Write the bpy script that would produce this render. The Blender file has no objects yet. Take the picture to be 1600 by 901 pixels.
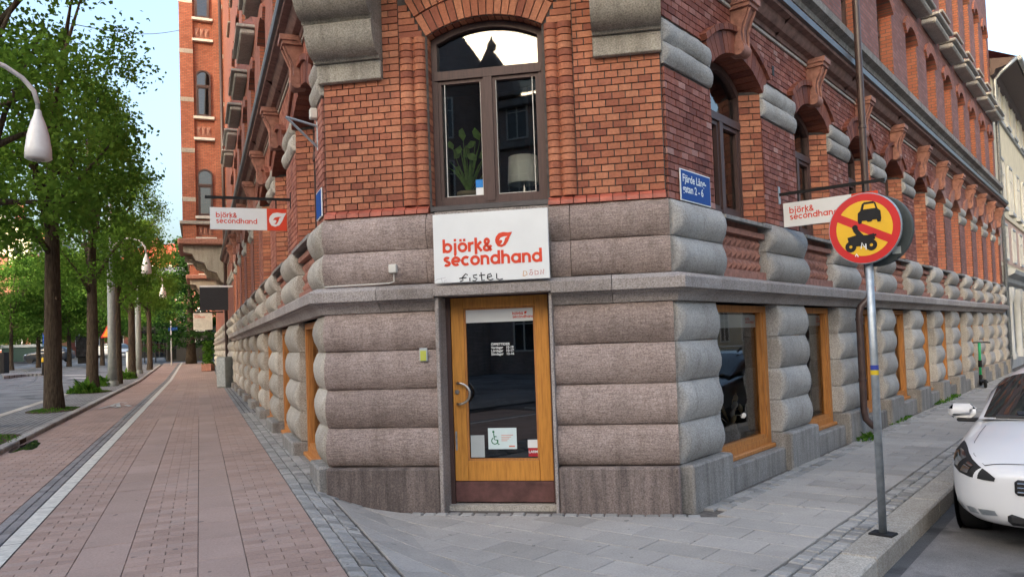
import bpy, math, random
import numpy as np
from mathutils import Vector, Matrix
R = math.radians
random.seed(7); rng = np.random.default_rng(7)
sc = bpy.context.scene
col = sc.collection

# ---------------------------------------------------------------- camera
F, ROLL, PITCH, PY, H = 1198.0, .0349, .03697, 486.3, 1.65
cr, sr, cp, sp = math.cos(ROLL), math.sin(ROLL), math.cos(PITCH), math.sin(PITCH)
cam = bpy.data.cameras.new('camera'); co = bpy.data.objects.new('camera', cam); col.objects.link(co)
fw, up, rt = Vector((0, cp, sp)), Vector((0, -sp, cp)), Vector((1, 0, 0))
r2, u2 = rt*cr - up*sr, rt*sr + up*cr
M = Matrix.Identity(4)
for i in range(3):
    M[i][0], M[i][1], M[i][2] = r2[i], u2[i], -fw[i]
M[2][3] = H
co.matrix_world = M
cam.sensor_fit = 'HORIZONTAL'; cam.sensor_width = 36; cam.lens = F/1600*36; cam.shift_y = (PY-450.5)/1600
cam.clip_start = .05; cam.clip_end = 3000
sc.camera = co

# ---------------------------------------------------------------- sky, sun, exposure
SUN_EL, SUN_AZ = R(12), R(215)          # low evening sun behind the camera: the house opposite and added unseen blocks keep the streets in open shade
w = bpy.data.worlds.new('World'); sc.world = w; w.use_nodes = True
nt = w.node_tree; nt.nodes.clear()
sky = nt.nodes.new('ShaderNodeTexSky'); sky.sky_type = 'NISHITA'; sky.sun_disc = False
sky.sun_elevation = SUN_EL; sky.sun_rotation = SUN_AZ; sky.air_density = 1.0; sky.dust_density = 9.0; sky.ozone_density = 1.7
hs = nt.nodes.new('ShaderNodeHueSaturation'); hs.inputs['Saturation'].default_value = 1.0
bg = nt.nodes.new('ShaderNodeBackground'); bg.inputs['Strength'].default_value = .15
wo = nt.nodes.new('ShaderNodeOutputWorld')
nt.links.new(sky.outputs[0], hs.inputs['Color']); nt.links.new(hs.outputs[0], bg.inputs[0]); nt.links.new(bg.outputs[0], wo.inputs[0])
sl = bpy.data.lights.new('sun', 'SUN'); sl.energy = 2.5; sl.angle = R(.6); sl.color = (1, .86, .68)
so = bpy.data.objects.new('sun', sl); col.objects.link(so)
sd = Vector((math.sin(SUN_AZ)*math.cos(SUN_EL), math.cos(SUN_AZ)*math.cos(SUN_EL), math.sin(SUN_EL)))
so.rotation_euler = sd.to_track_quat('Z', 'Y').to_euler()
sc.view_settings.view_transform = 'Standard'; sc.view_settings.look = 'None'
sc.view_settings.gamma = 1; sc.view_settings.exposure = 2.68
sc.render.engine = 'CYCLES'
sc.cycles.max_bounces = 8; sc.cycles.transparent_max_bounces = 16; sc.cycles.use_denoising = True

# ---------------------------------------------------------------- pixels (of the 1600 px photo) to directions
def ray(x, y):
    a, b = (x-800)/F, -(y-PY)/F
    X, U = a*cr + b*sr, -a*sr + b*cr
    return np.array([X, cp - U*sp, sp + U*cp])
def hd(a): return np.array([math.sin(a), math.cos(a), 0.])
def gnd0(x, y, z=0.):
    d = ray(x, y); return np.array([0, 0, H]) + d*((z-H)/d[2])
aL, aR, aC = R(-22.26), R(39.0), R(-79.81)
DL, DR, DC = hd(aL), hd(aR), hd(aC)
P0 = gnd0(786, 795); P0[2] = 0
PR_, PL_ = P0 - 1.70*DC, P0 + 1.76*DC
def frame(o, u):
    m = Matrix.Identity(4); d = (-u[1], u[0], 0)
    for i in range(3):
        m[i][0], m[i][1], m[i][2], m[i][3] = u[i], d[i], (0, 0, 1)[i], o[i]
    return m
FC, FR, FL = frame(P0, -DC), frame(PR_, DR), frame(PL_, -DL)   # local x: right along the wall, y: into the wall, z: up
nL = np.array([-math.cos(aL), math.sin(aL)])                    # away from the long wall on Linne side
nR = np.array([math.cos(aR), -math.sin(aR)])
def LS(x, y):
    q0, q1 = x-PL_[0], y-PL_[1]
    return q0*DL[0]+q1*DL[1], q0*nL[0]+q1*nL[1]
def RS(x, y):
    q0, q1 = x-PR_[0], y-PR_[1]
    return q0*DR[0]+q1*DR[1], q0*nR[0]+q1*nR[1]
def smooth(t):
    t = np.clip(t, 0, 1); return t*t*(3-2*t)
def gz(x, y):
    s, o = LS(np.asarray(x, float), np.asarray(y, float))
    z = .25*smooth((o+.6+.5*np.clip(s, 0, 2.2))/1.1)
    return z + np.clip(y-38, 0, 200)*.019*smooth((o+4)/3)
def Lp(s, o, dz=0.):
    x, y = PL_[0]+s*DL[0]+o*nL[0], PL_[1]+s*DL[1]+o*nL[1]
    return (x, y, float(gz(x, y))+dz)
def Rp(s, o, dz=0.):
    x, y = PR_[0]+s*DR[0]+o*nR[0], PR_[1]+s*DR[1]+o*nR[1]
    return (x, y, dz)
def at(x, y, dz=0.):
    """photo pixel -> point where its ray meets the ground"""
    d = ray(x, y); t, lo = 2., 2.
    while t < 400:
        p = np.array([0, 0, H]) + d*t
        if p[2] < gz(p[0], p[1])+dz: break
        lo = t; t *= 1.01
    for _ in range(30):
        m = (lo+t)/2; p = np.array([0, 0, H])+d*m
        if p[2] < gz(p[0], p[1])+dz: t = m
        else: lo = m
    return np.array([0, 0, H]) + d*t
def far(x, y, D):
    """photo pixel -> point D metres ahead"""
    d = ray(x, y); return np.array([0, 0, H]) + d*(D/d[1])

# ---------------------------------------------------------------- objects
TM = {}
def tag(o, label=None, cat=None, group=None, kind=None):
    if label: o['label'] = label
    if cat: o['category'] = cat
    if group: o['group'] = group
    if kind: o['kind'] = kind
    return o
def thing(name, M, label, cat, group=None):
    o = bpy.data.objects.new(name, None); col.objects.link(o); o.empty_display_size = .2
    o.matrix_basis = M; TM[o] = M.copy()
    return tag(o, label, cat, group)
def put(name, me, mat=None, parent=None, M=None):
    """link a mesh; M is its world matrix"""
    o = bpy.data.objects.new(name, me); col.objects.link(o)
    if mat is not None and not me.materials: me.materials.append(mat)
    W = M if M is not None else (TM[parent] if parent in TM else Matrix.Identity(4))
    TM[o] = W.copy()
    if parent is not None:
        o.parent = parent; o.matrix_basis = TM[parent].inverted() @ W
    else: o.matrix_basis = W
    return o
def dup(root, M, label=None, group=None):
    r = root.copy(); col.objects.link(r); r.matrix_basis = M; TM[r] = M.copy()
    if label: r['label'] = label
    if group: r['group'] = group
    for ch in [c for c in root.children]:
        c = ch.copy(); col.objects.link(c); c.parent = r
        for g in [k for k in ch.children]:
            d = g.copy(); col.objects.link(d); d.parent = c
    return r
def T(x, y, z=0.): return Matrix.Translation((x, y, z))
def RZ(a): return Matrix.Rotation(a, 4, 'Z')
def place(p, rz=0., s=1.):
    return T(*p) @ RZ(rz) @ Matrix.Scale(s, 4)

class MB:
    def __init__(self): self.v, self.f, self.r = [], [], []
    def add(self, vs, fs, M=None, r=0.):
        b = len(self.v)
        if M is not None: vs = [tuple(M @ Vector(p)) for p in vs]
        self.v += [tuple(p) for p in vs]; self.f += [tuple(b+i for i in f) for f in fs]; self.r += [r]*len(fs)
        return self
    def box(self, x0, x1, y0, y1, z0, z1, M=None, r=0., back=True):
        vs = [(x0,y0,z0),(x1,y0,z0),(x1,y1,z0),(x0,y1,z0),(x0,y0,z1),(x1,y0,z1),(x1,y1,z1),(x0,y1,z1)]
        fs = [(0,1,5,4),(1,2,6,5),(3,0,4,7),(4,5,6,7),(3,2,1,0)]
        if back: fs.append((2,3,7,6))
        return self.add(vs, fs, M, r)
    def bbox(self, x0, x1, y0, y1, z0, z1, b=.01, M=None, r=0.):
        """box with chamfered edges"""
        vs = []; X, Y, Z = (x0, x1), (y0, y1), (z0, z1)
        sg = (1, -1)
        idx = {}
        for i in (0,1):
            for j in (0,1):
                for k in (0,1):
                    for a in range(3):
                        p = [X[i]+sg[i]*b*(a!=0), Y[j]+sg[j]*b*(a!=1), Z[k]+sg[k]*b*(a!=2)]
                        idx[i,j,k,a] = len(vs); vs.append(p)
        fs = []
        I = idx
        for i in (0,1): q = [I[i,0,0,0],I[i,1,0,0],I[i,1,1,0],I[i,0,1,0]]; fs.append(q if i else q[::-1])
        for j in (0,1): q = [I[0,j,0,1],I[0,j,1,1],I[1,j,1,1],I[1,j,0,1]]; fs.append(q if j else q[::-1])
        for k in (0,1): q = [I[0,0,k,2],I[1,0,k,2],I[1,1,k,2],I[0,1,k,2]]; fs.append(q if k else q[::-1])
        for j in (0,1):
            for k in (0,1): fs.append([I[0,j,k,1],I[1,j,k,1],I[1,j,k,2],I[0,j,k,2]])
        for i in (0,1):
            for k in (0,1): fs.append([I[i,0,k,0],I[i,1,k,0],I[i,1,k,2],I[i,0,k,2]])
        for i in (0,1):
            for j in (0,1): fs.append([I[i,j,0,0],I[i,j,1,0],I[i,j,1,1],I[i,j,0,1]])
        for i in (0,1):
            for j in (0,1):
                for k in (0,1): fs.append([I[i,j,k,0],I[i,j,k,1],I[i,j,k,2]])
        return self.add(vs, fs, M, r)
    def prism(self, poly, y0, y1, M=None, r=0.):
        """polygon in x,z pulled from y0 to y1"""
        n = len(poly)
        vs = [(p[0], y0, p[1]) for p in poly] + [(p[0], y1, p[1]) for p in poly]
        fs = [tuple(range(n)), tuple(range(2*n-1, n-1, -1))] + [((i+1)%n, i, n+i, n+(i+1)%n) for i in range(n)]
        return self.add(vs, fs, M, r)
    def slab(self, poly, z0, z1, M=None, r=0.):
        n = len(poly)
        vs = [(p[0], p[1], z0) for p in poly] + [(p[0], p[1], z1) for p in poly]
        fs = [tuple(range(n-1, -1, -1)), tuple(range(n, 2*n))] + [(i, (i+1)%n, n+(i+1)%n, n+i) for i in range(n)]
        return self.add(vs, fs, M, r)
    def ring(self, outer, inner, y0, y1, M=None):
        n = len(outer)
        vs = [(p[0],y,p[1]) for y in (y0,y1) for L in (outer, inner) for p in L]
        fs = []
        for i in range(n):
            j = (i+1) % n
            fs += [(i,j,n+j,n+i), (2*n+j,2*n+i,3*n+i,3*n+j), (j,i,2*n+i,2*n+j), (n+i,n+j,3*n+j,3*n+i)]
        return self.add(vs, fs, M)
    def tube(self, pts, rad, seg=10, M=None, cap=True, r=0.):
        pts = [Vector(p) for p in pts]; n = len(pts)
        rads = rad if hasattr(rad, '__len__') else [rad]*n
        vs, prev = [], None
        for i, p in enumerate(pts):
            t = (pts[min(i+1,n-1)]-pts[max(i-1,0)]).normalized()
            if prev is None: a = t.orthogonal().normalized()
            else:
                a = (prev - t*prev.dot(t)); a = a.normalized() if a.length > 1e-6 else t.orthogonal().normalized()
            prev = a; b = t.cross(a)
            vs += [tuple(p+(a*math.cos(2*math.pi*k/seg)+b*math.sin(2*math.pi*k/seg))*rads[i]) for k in range(seg)]
        fs = [(i*seg+k, i*seg+(k+1)%seg, (i+1)*seg+(k+1)%seg, (i+1)*seg+k) for i in range(n-1) for k in range(seg)]
        if cap: fs += [tuple(range(seg-1,-1,-1)), tuple(range((n-1)*seg, n*seg))]
        return self.add(vs, fs, M, r)
    def lathe(self, prof, seg=20, M=None, a0=0., a1=2*math.pi):
        full = abs(a1-a0-2*math.pi) < 1e-6; m = seg if full else seg+1
        vs = [(p[0]*math.cos(a0+(a1-a0)*k/seg), p[0]*math.sin(a0+(a1-a0)*k/seg), p[1]) for p in prof for k in range(m)]
        fs = [(i*m+k, i*m+(k+1)%m, (i+1)*m+(k+1)%m, (i+1)*m+k) for i in range(len(prof)-1) for k in range(seg)]
        return self.add(vs, fs, M)
    def mesh(self, name, smooth=False, attr=False):
        me = bpy.data.meshes.new(name); me.from_pydata(self.v, [], self.f)
        if attr:
            a = me.attributes.new('rnd', 'FLOAT', 'FACE'); a.data.foreach_set('value', np.array(self.r, dtype=np.float32))
        if smooth: me.polygons.foreach_set('use_smooth', [True]*len(me.polygons))
        me.update(); return me
    def build(self, name, mat, parent=None, M=None, smooth=False, attr=False):
        return put(name, self.mesh(name, smooth, attr), mat, parent, M)
def autosmooth(o, ang=35):
    me = o.data; me.polygons.foreach_set('use_smooth', [True]*len(me.polygons)); me.set_sharp_from_angle(angle=R(ang)); return o

# ---------------------------------------------------------------- materials
class NM:
    def __init__(self, name):
        self.m = bpy.data.materials.new(name); self.m.use_nodes = True
        self.t = self.m.node_tree; self.b = self.t.nodes['Principled BSDF']; self._p = None
    def n(self, k, **kw):
        x = self.t.nodes.new('ShaderNode'+k)
        for a, v in kw.items(): setattr(x, a, v)
        return x
    def l(self, a, b): self.t.links.new(a, b)
    def pos(self, local=False):
        if self._p is None:
            self._p = self.n('TexCoord').outputs['Object'] if local else self.n('NewGeometry').outputs['Position']
        return self._p
    def noise(self, scale, detail=4, rough=.6, vec=None, stretch=None):
        x = self.n('TexNoise'); x.inputs['Scale'].default_value = scale; x.inputs['Detail'].default_value = detail; x.inputs['Roughness'].default_value = rough
        v = vec or self.pos()
        if stretch:
            mp = self.n('Mapping'); mp.inputs['Scale'].default_value = stretch; self.l(v, mp.inputs['Vector']); v = mp.outputs[0]
        self.l(v, x.inputs['Vector']); return x.outputs['Fac']
    def ramp(self, fac, stops):
        x = self.n('ValToRGB'); e = x.color_ramp.elements
        while len(e) < len(stops): e.new(.5)
        for i, (p, c) in enumerate(stops): e[i].position = p; e[i].color = (*c, 1) if len(c) == 3 else c
        self.l(fac, x.inputs['Fac']); return x.outputs['Color']
    def mix(self, a, b, fac, mode='MIX'):
        x = self.n('MixRGB', blend_type=mode)
        for i, v in (('Color1', a), ('Color2', b), ('Fac', fac)):
            if isinstance(v, (tuple, list)): x.inputs[i].default_value = (*v, 1)
            elif isinstance(v, (int, float)): x.inputs[i].default_value = v
            else: self.l(v, x.inputs[i])
        return x.outputs[0]
    def base(self, c): 
        if isinstance(c, tuple): self.b.inputs['Base Color'].default_value = (*c, 1)
        else: self.l(c, self.b.inputs['Base Color'])
    def bump(self, h, strength=.4, dist=.01):
        x = self.n('Bump'); x.inputs['Strength'].default_value = strength; x.inputs['Distance'].default_value = dist
        self.l(h, x.inputs['Height']); self.l(x.outputs[0], self.b.inputs['Normal'])
    def set(self, rough=.8, spec=.4, metal=0.):
        self.b.inputs['Roughness'].default_value = rough; self.b.inputs['Specular IOR Level'].default_value = spec; self.b.inputs['Metallic'].default_value = metal
        return self.m
def sh(c, k): return tuple(min(1, max(0, x*k)) for x in c)
def plain(name, c, rough=.6, spec=.4, metal=0., var=.12, scale=9., bump=0., bscale=80., objvar=0.):
    N = NM(name)
    o = N.ramp(N.noise(scale), [(.3, sh(c, 1-var)), (.7, sh(c, 1+var))])
    if objvar:
        oi = N.n('ObjectInfo')
        o = N.mix(o, N.ramp(oi.outputs['Random'], [(0, (1-objvar,)*3), (1, (1+objvar*.6,)*3)]), 1., 'MULTIPLY')
    N.base(o)
    if bump: N.bump(N.noise(bscale, 6), bump, .005)
    return N.set(rough, spec, metal)
def rnd_out(N, single):
    return N.n('ObjectInfo').outputs['Random'] if single else N.n('Attribute', attribute_name='rnd').outputs['Fac']
def brick_mat(name, stops, single=False, rough=.75, dirt=.36):
    N = NM(name)
    c = N.ramp(rnd_out(N, single), stops)
    c = N.mix(c, N.ramp(N.noise(45, 6), [(.35, (.62,)*3), (.62, (1.08,)*3)]), .55, 'MULTIPLY')
    c = N.mix(c, N.ramp(N.noise(1.3, 5), [(.35, (.66,)*3), (.65, (1.06,)*3)]), dirt*2, 'MULTIPLY')
    c = N.mix(c, N.ramp(N.noise(4, 5, .7, stretch=(1.6,1.6,.25)), [(.32, (.6,.58,.57)), (.5, (1,1,1))]), .5, 'MULTIPLY')
    N.base(c); N.bump(N.noise(90, 6), .35, .006)
    return N.set(rough, .3)
def granite(name, c1, c2, c3, single=True, stain=0., grain=70., ov=.15, comb=False):
    N = NM(name)
    c = N.ramp(N.noise(grain, 3, .75), [(.28, c3), (.46, c1), (.58, c2), (.74, sh(c2, 1.2))])
    if comb: c = N.mix(c, N.ramp(N.noise(26, 3, .6, stretch=(.35,.35,3.2)), [(.36, (.72,)*3), (.62, (1.14,)*3)]), .75, 'MULTIPLY')
    c = N.mix(c, N.ramp(N.noise(6, 5, .7, stretch=(1.5,1.5,.22)), [(.30, (.62,.60,.58)), (.5, (1,1,1))]), .55, 'MULTIPLY')
    big = N.noise(1.7, 6, .65)
    c = N.mix(c, N.ramp(big, [(.3, (.66, .64, .62)), (.65, (1.08, 1.08, 1.08))]), .6, 'MULTIPLY')
    oi = N.n('ObjectInfo')
    c = N.mix(c, N.ramp(oi.outputs['Random'], [(0, (1-ov, 1-ov*1.1, 1-ov*1.2)), (1, (1+ov, 1+ov, 1+ov))]), 1., 'MULTIPLY')
    if stain:
        st = N.noise(5., 6, .7, stretch=(1.6, 1.6, .12))
        c = N.mix(c, (.025, .024, .024), N.mix((0, 0, 0), N.ramp(st, [(.42, (0, 0, 0)), (.68, (1, 1, 1))]), stain))
    N.base(c); N.bump(N.noise(38, 8, .8), .75, .016)
    return N.set(.82, .25)
ORANGE = [(0, (.28,.09,.055)), (.12, (.34,.115,.066)), (.3, (.425,.152,.082)), (.6, (.475,.18,.097)), (.85, (.52,.218,.12)), (1, (.385,.138,.08))]
PINKISH = [(0, (.32,.11,.074)), (.4, (.42,.158,.106)), (.75, (.475,.205,.142)), (1, (.36,.13,.095))]
MAUVE = [(0, (.20,.062,.043)), (.35, (.27,.086,.058)), (.7, (.33,.118,.083)), (.93, (.38,.16,.125)), (.98, (.45,.24,.20)), (1, (.45,.25,.21))]
m_bo1, m_bo = brick_mat('orange_brick_face', ORANGE, True), brick_mat('orange_brick_field', ORANGE)
m_bp = brick_mat('pink_brick_field', PINKISH)
m_bm = brick_mat('mauve_brick_field', MAUVE)
m_bd = brick_mat('brown_arch_brick', [(0,(.16,.05,.035)),(.5,(.24,.08,.05)),(1,(.30,.10,.06))])
m_sillbrick = plain('glazed_sill_brick', (.36,.095,.06), .5, .4, var=.3, scale=12, bump=.2, objvar=.2)
m_mortar = plain('grey_mortar', (.085,.075,.070), .95, .1, var=.3, scale=20, bump=.3)
m_gran_br = granite('brown_granite', (.325,.257,.23), (.42,.345,.315), (.17,.128,.112), ov=.14, comb=True, stain=.15)
m_gran_dk = granite('stained_brown_granite', (.20,.16,.145), (.27,.22,.20), (.10,.08,.072), stain=.7)
m_gran_gr = granite('grey_granite', (.36,.35,.33), (.46,.45,.425), (.22,.215,.20))
m_gran_wm = granite('warm_grey_granite', (.40,.375,.325), (.52,.49,.44), (.24,.22,.19))
m_gran_pl = granite('stained_grey_granite', (.275,.265,.25), (.355,.345,.325), (.165,.16,.15), stain=.42)
m_band = granite('band_granite', (0.333,0.301,0.282), (0.435,0.397,0.378), (0.166,0.147,0.134))
m_console = granite('console_granite', (0.346,0.320,0.269), (0.448,0.422,0.365), (0.179,0.166,0.141), stain=.25)
m_lead = plain('dark_zinc', (.075,.07,.072), .45, .5, .3, var=.25, scale=4)
m_corn = plain('sooty_cornice_brick', (.185,.105,.085), .75, .3, var=.35, scale=10, bump=.3)
m_terra = plain('brown_terracotta', (0.307,0.147,0.109), .7, .3, var=.3, scale=14, bump=.3)
m_oak = None
def wood(name, c, c2, rough=.45):
    N = NM(name)
    g = N.noise(9, 6, .6, stretch=(6, 6, .5))
    c_ = N.ramp(g, [(.3, c2), (.52, c), (.75, sh(c, 1.2))])
    N.base(c_); N.bump(g, .15, .003)
    return N.set(rough, .5)
m_oak = wood('varnished_oak', (.56,.245,.042), (.42,.165,.026))
m_oak2 = wood('weathered_oak', (.46,.19,.045), (.30,.11,.025), .6)
m_brownwood = wood('brown_painted_wood', (.072,.038,.032), (.05,.026,.022), .55)
m_cream = plain('cream_paint', (.62,.60,.54), .5, .4)
def glass_mat(name, tint=(.82,.86,.86), ior=1.9):
    N = NM(name); N.t.nodes.remove(N.b)
    out = [x for x in N.t.nodes if x.type == 'OUTPUT_MATERIAL'][0]
    fr = N.n('Fresnel'); fr.inputs['IOR'].default_value = ior
    tr = N.n('BsdfTransparent'); tr.inputs[0].default_value = (*tint, 1)
    gl = N.n('BsdfGlossy'); gl.inputs['Roughness'].default_value = .015
    mx = N.n('MixShader'); N.l(fr.outputs[0], mx.inputs[0]); N.l(tr.outputs[0], mx.inputs[1]); N.l(gl.outputs[0], mx.inputs[2]); N.l(mx.outputs[0], out.inputs[0])
    return N.m
m_glass = glass_mat('window_glass', (.97,.98,.97), 2.1); m_glassd = glass_mat('dark_window_glass', (.35,.38,.40), 2.1)
m_room = plain('dim_interior', (.05,.046,.042), .9, .1)
m_white = plain('white_enamel', (.74,.76,.75), .35, .5, var=.04, scale=3)
m_red = plain('orange_red_lettering', (.66,.055,.018), .45, .4, var=.03)
m_black = plain('black_paint', (.013,.013,.014), .6, .25, var=.2)
m_steel = plain('brushed_steel', (.50,.49,.47), .32, .5, 1., var=.08)
m_galv = plain('galvanised_steel', (.36,.40,.43), .45, .5, .7, var=.22, scale=16)
m_pipe = plain('brown_painted_pipe', (.062,.038,.034), .42, .5, var=.25, scale=8)
# ---------------------------------------------------------------- lettering
def text_mesh(body, size, align='LEFT', bold=0.):
    c = bpy.data.curves.new('lettering', 'FONT'); c.body = body; c.size = size; c.align_x = align; c.offset = bold; c.resolution_u = 3; c.space_line = .95
    o = bpy.data.objects.new('lettering', c); col.objects.link(o); bpy.context.view_layer.update()
    me = bpy.data.meshes.new_from_object(o.evaluated_get(bpy.context.evaluated_depsgraph_get()))
    bpy.data.objects.remove(o); me.transform(Matrix.Rotation(R(90), 4, 'X')); return me
TX_STREET = text_mesh('Fj\u00e4rde L\u00e5ng-\ngatan 2 - 6', .108, bold=.0022)
TX_HOURS = text_mesh('\u00d6PPETTIDER\nVardagar   10-19\nL\u00f6rdagar   10-17\nS\u00f6ndagar   12-16', .034, bold=.0008)
TX_LARM = text_mesh('LARM', .036, 'CENTER', .001)
TX_TAG1 = text_mesh('HAKE', .9, bold=.01)
def arc(cx, cy, r, a0, a1, n=14, ry=None): return [(cx+r*math.cos(R(a0+(a1-a0)*i/n)), cy+(ry or r)*math.sin(R(a0+(a1-a0)*i/n))) for i in range(n+1)]
def glyph(ch):
    r = .385; o = arc(.5,.5,r,0,360,20)
    if ch == 'o': return [o], 1.06
    if ch == '\u00f6': return [o, ('dot',.30,1.24), ('dot',.70,1.24)], 1.06
    if ch == 'b': return [[(.115,0),(.115,1.42)], o], 1.06
    if ch == 'd': return [[(.885,0),(.885,1.42)], o], 1.10
    if ch == 'a': return [[(.885,0),(.885,1.)], o], 1.10
    if ch == 'c': return [arc(.5,.5,r,48,312,16)], .93
    if ch == 'e': return [arc(.5,.5,r,0,312,16), [(.13,.5),(.88,.5)]], 1.02
    if ch == 'n': return [[(.115,0),(.115,1.)], [(.115,.55)]+arc(.44,.56,.325,180,0,10)+[(.765,0)]], .98
    if ch == 'h': return [[(.115,0),(.115,1.42)], [(.115,.55)]+arc(.44,.56,.325,180,0,10)+[(.765,0)]], .98
    if ch == 'r': return [[(.115,0),(.115,1.)], arc(.50,.50,.385,165,75,6)], .66
    if ch == 'j': return [[(.22,1.),(.22,-.12)]+arc(.04,-.12,.18,0,-75,5), ('dot',.22,1.28)], .46
    if ch == 'k': return [[(.115,-.3),(.115,1.42)], [(.16,.48),(.68,1.)], [(.27,.56),(.72,0)]], .82
    if ch == 's': return [arc(.40,.73,.235,25,270,9,.165)+arc(.40,.285,.27,90,-150,10,.185)], .82
    if ch == '&': return [[(.88,0.),(.28,.78)]+arc(.42,.98,.2,215,-35,10,.24)+[(.20,.48)]+arc(.40,.28,.29,150,330,9,.22)+[(.86,.56)]], .98
def ribbon(mb, pts, w_, y, M):
    closed = math.hypot(pts[0][0]-pts[-1][0], pts[0][1]-pts[-1][1]) < 1e-6
    n = len(pts); vs = []
    for i in range(n):
        if closed: a, b = pts[(i-1) % (n-1)], pts[(i+1) % (n-1)]
        else: a, b = pts[max(i-1,0)], pts[min(i+1,n-1)]
        tx, tz = b[0]-a[0], b[1]-a[1]; L = math.hypot(tx, tz) or 1; nx, nz = -tz/L*w_/2, tx/L*w_/2
        vs += [(pts[i][0]+nx, y, pts[i][1]+nz), (pts[i][0]-nx, y, pts[i][1]-nz)]
    mb.add(vs, [(2*i, 2*i+1, 2*i+3, 2*i+2) for i in range(n-1)], M)
def word(mb, txt, x, z, xh, M, wt=.235, y=0.):
    """geometric bold lettering; xh = x-height"""
    k = 0
    for ch in txt:
        st, adv = glyph(ch)
        for s_ in st:
            yy = y-.0003*(k % 5); k += 1
            if s_[0] == 'dot': ribbon(mb, [(x+(s_[1]-.13)*xh, z+s_[2]*xh), (x+(s_[1]+.13)*xh, z+s_[2]*xh)], .26*xh, yy, M)
            else: ribbon(mb, [(x+p[0]*xh, z+p[1]*xh) for p in s_], wt*xh, yy, M)
        x += adv*xh+.045*xh
    return x
LEAF = [(0,.0),(.12,-.22),(.36,-.30),(.62,-.20),(.80,.05),(.92,.34),(1.08,.62),(.80,.60),(.50,.64),(.22,.58),(.04,.38),(-.02,.18)]
LEAF_IN = [(.22,.12),(.34,.30),(.55,.36),(.78,.36),(.62,.26),(.56,.06),(.46,-.12),(.30,-.14),(.42,.0),(.44,.12),(.32,.16)]
def poly_at(mb, P, x, z, k, y, M): mb.add([(x+p[0]*k, y, z+p[1]*k) for p in P], [tuple(range(len(P)))], M)
def logo(parent, F, x, z, xh, y, leaf=True, wt=.235):
    m = MB(); word(m, 'bj\u00f6rk&', x, z+1.42*xh, xh, None, wt, y); e = word(m, 'secondhand', x, z, xh, None, wt, y)
    m.build('lettering', m_red, parent, F)
    if leaf:
        a = MB(); poly_at(a, LEAF, x+5.62*xh, z+2.2*xh, 1.65*xh, y-.0005, None); a.build('leaf_emblem', m_red, parent, F)
        b = MB(); poly_at(b, LEAF_IN, x+5.62*xh, z+2.2*xh, 1.65*xh, y-.0015, None); b.build('leaf_cutout', m_white, parent, F)
    return e

# ================================================================ ground, streets, pavements
def asphalt(name, c):
    N = NM(name)
    a = N.ramp(N.noise(160, 3, .8), [(.3, sh(c, .6)), (.5, c), (.75, sh(c, 1.7))])
    a = N.mix(a, N.ramp(N.noise(.55, 6, .7), [(.38, (.62,)*3), (.6, (1.1,)*3)]), .8, 'MULTIPLY')
    wet = N.ramp(N.noise(.9, 4, .6), [(.54, (0, 0, 0)), (.60, (1, 1, 1))])
    a = N.mix(a, sh(c, .45), wet); N.base(a)
    N.bump(N.noise(220, 4, .8), .6, .004)
    return N.set(.8, .3)
m_ground = asphalt('asphalt_ground', (.10,.10,.102)); m_road = asphalt('asphalt_road', (.20,.193,.187)); m_roadL = asphalt('avenue_asphalt', (.17,.172,.175))
m_bed = plain('joint_sand', (.12,.108,.098), .95, .1, var=.3, scale=25)
def grid_sheet(name, mat, M, xs, ys, zf, kind='structure', label=None):
    xs, ys = np.asarray(xs, float), np.asarray(ys, float)
    vs, nx = [], len(xs)
    for y in ys:
        for x in xs:
            p = M @ Vector((x, y, 0)); vs.append((x, y, float(zf(p.x, p.y))))
    fs = [(j*nx+i, j*nx+i+1, (j+1)*nx+i+1, (j+1)*nx+i) for j in range(len(ys)-1) for i in range(nx-1)]
    mb = MB(); mb.add(vs, fs); o = mb.build(name, mat, None, M, smooth=True)
    if kind: o['kind'] = kind
    return o
FLs = frame((PL_[0], PL_[1], 0), DL)          # local x: along the avenue, y: out from its wall
FRs = frame((PR_[0], PR_[1], 0), DR)          # local x: along the side street, -y: out from its wall
ax = np.concatenate([[-900,-500,-300,-200], np.arange(-150,-40,10), np.arange(-40,25,1.), [30,40,60,100,200,400,900]])
ay = np.concatenate([[-900,-300,-100,-50,-30], np.arange(-20,60,1.), np.arange(60,200,8), [220,300,400,600,1200]])
grid_sheet('ground', m_ground, Matrix.Identity(4), ax, ay, lambda x, y: gz(x, y)-.155)
grid_sheet('side_street_road', m_road, FRs, np.arange(-14,90,2.), np.arange(-10,-1.8,1.), lambda x, y: -.14)
lx = np.concatenate([np.arange(-20,60,1.), np.arange(60,132,4)])
grid_sheet('avenue_road', m_roadL, FLs, lx, np.arange(5.6,17.2,.8), lambda x, y: gz(x, y)-.10)

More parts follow.
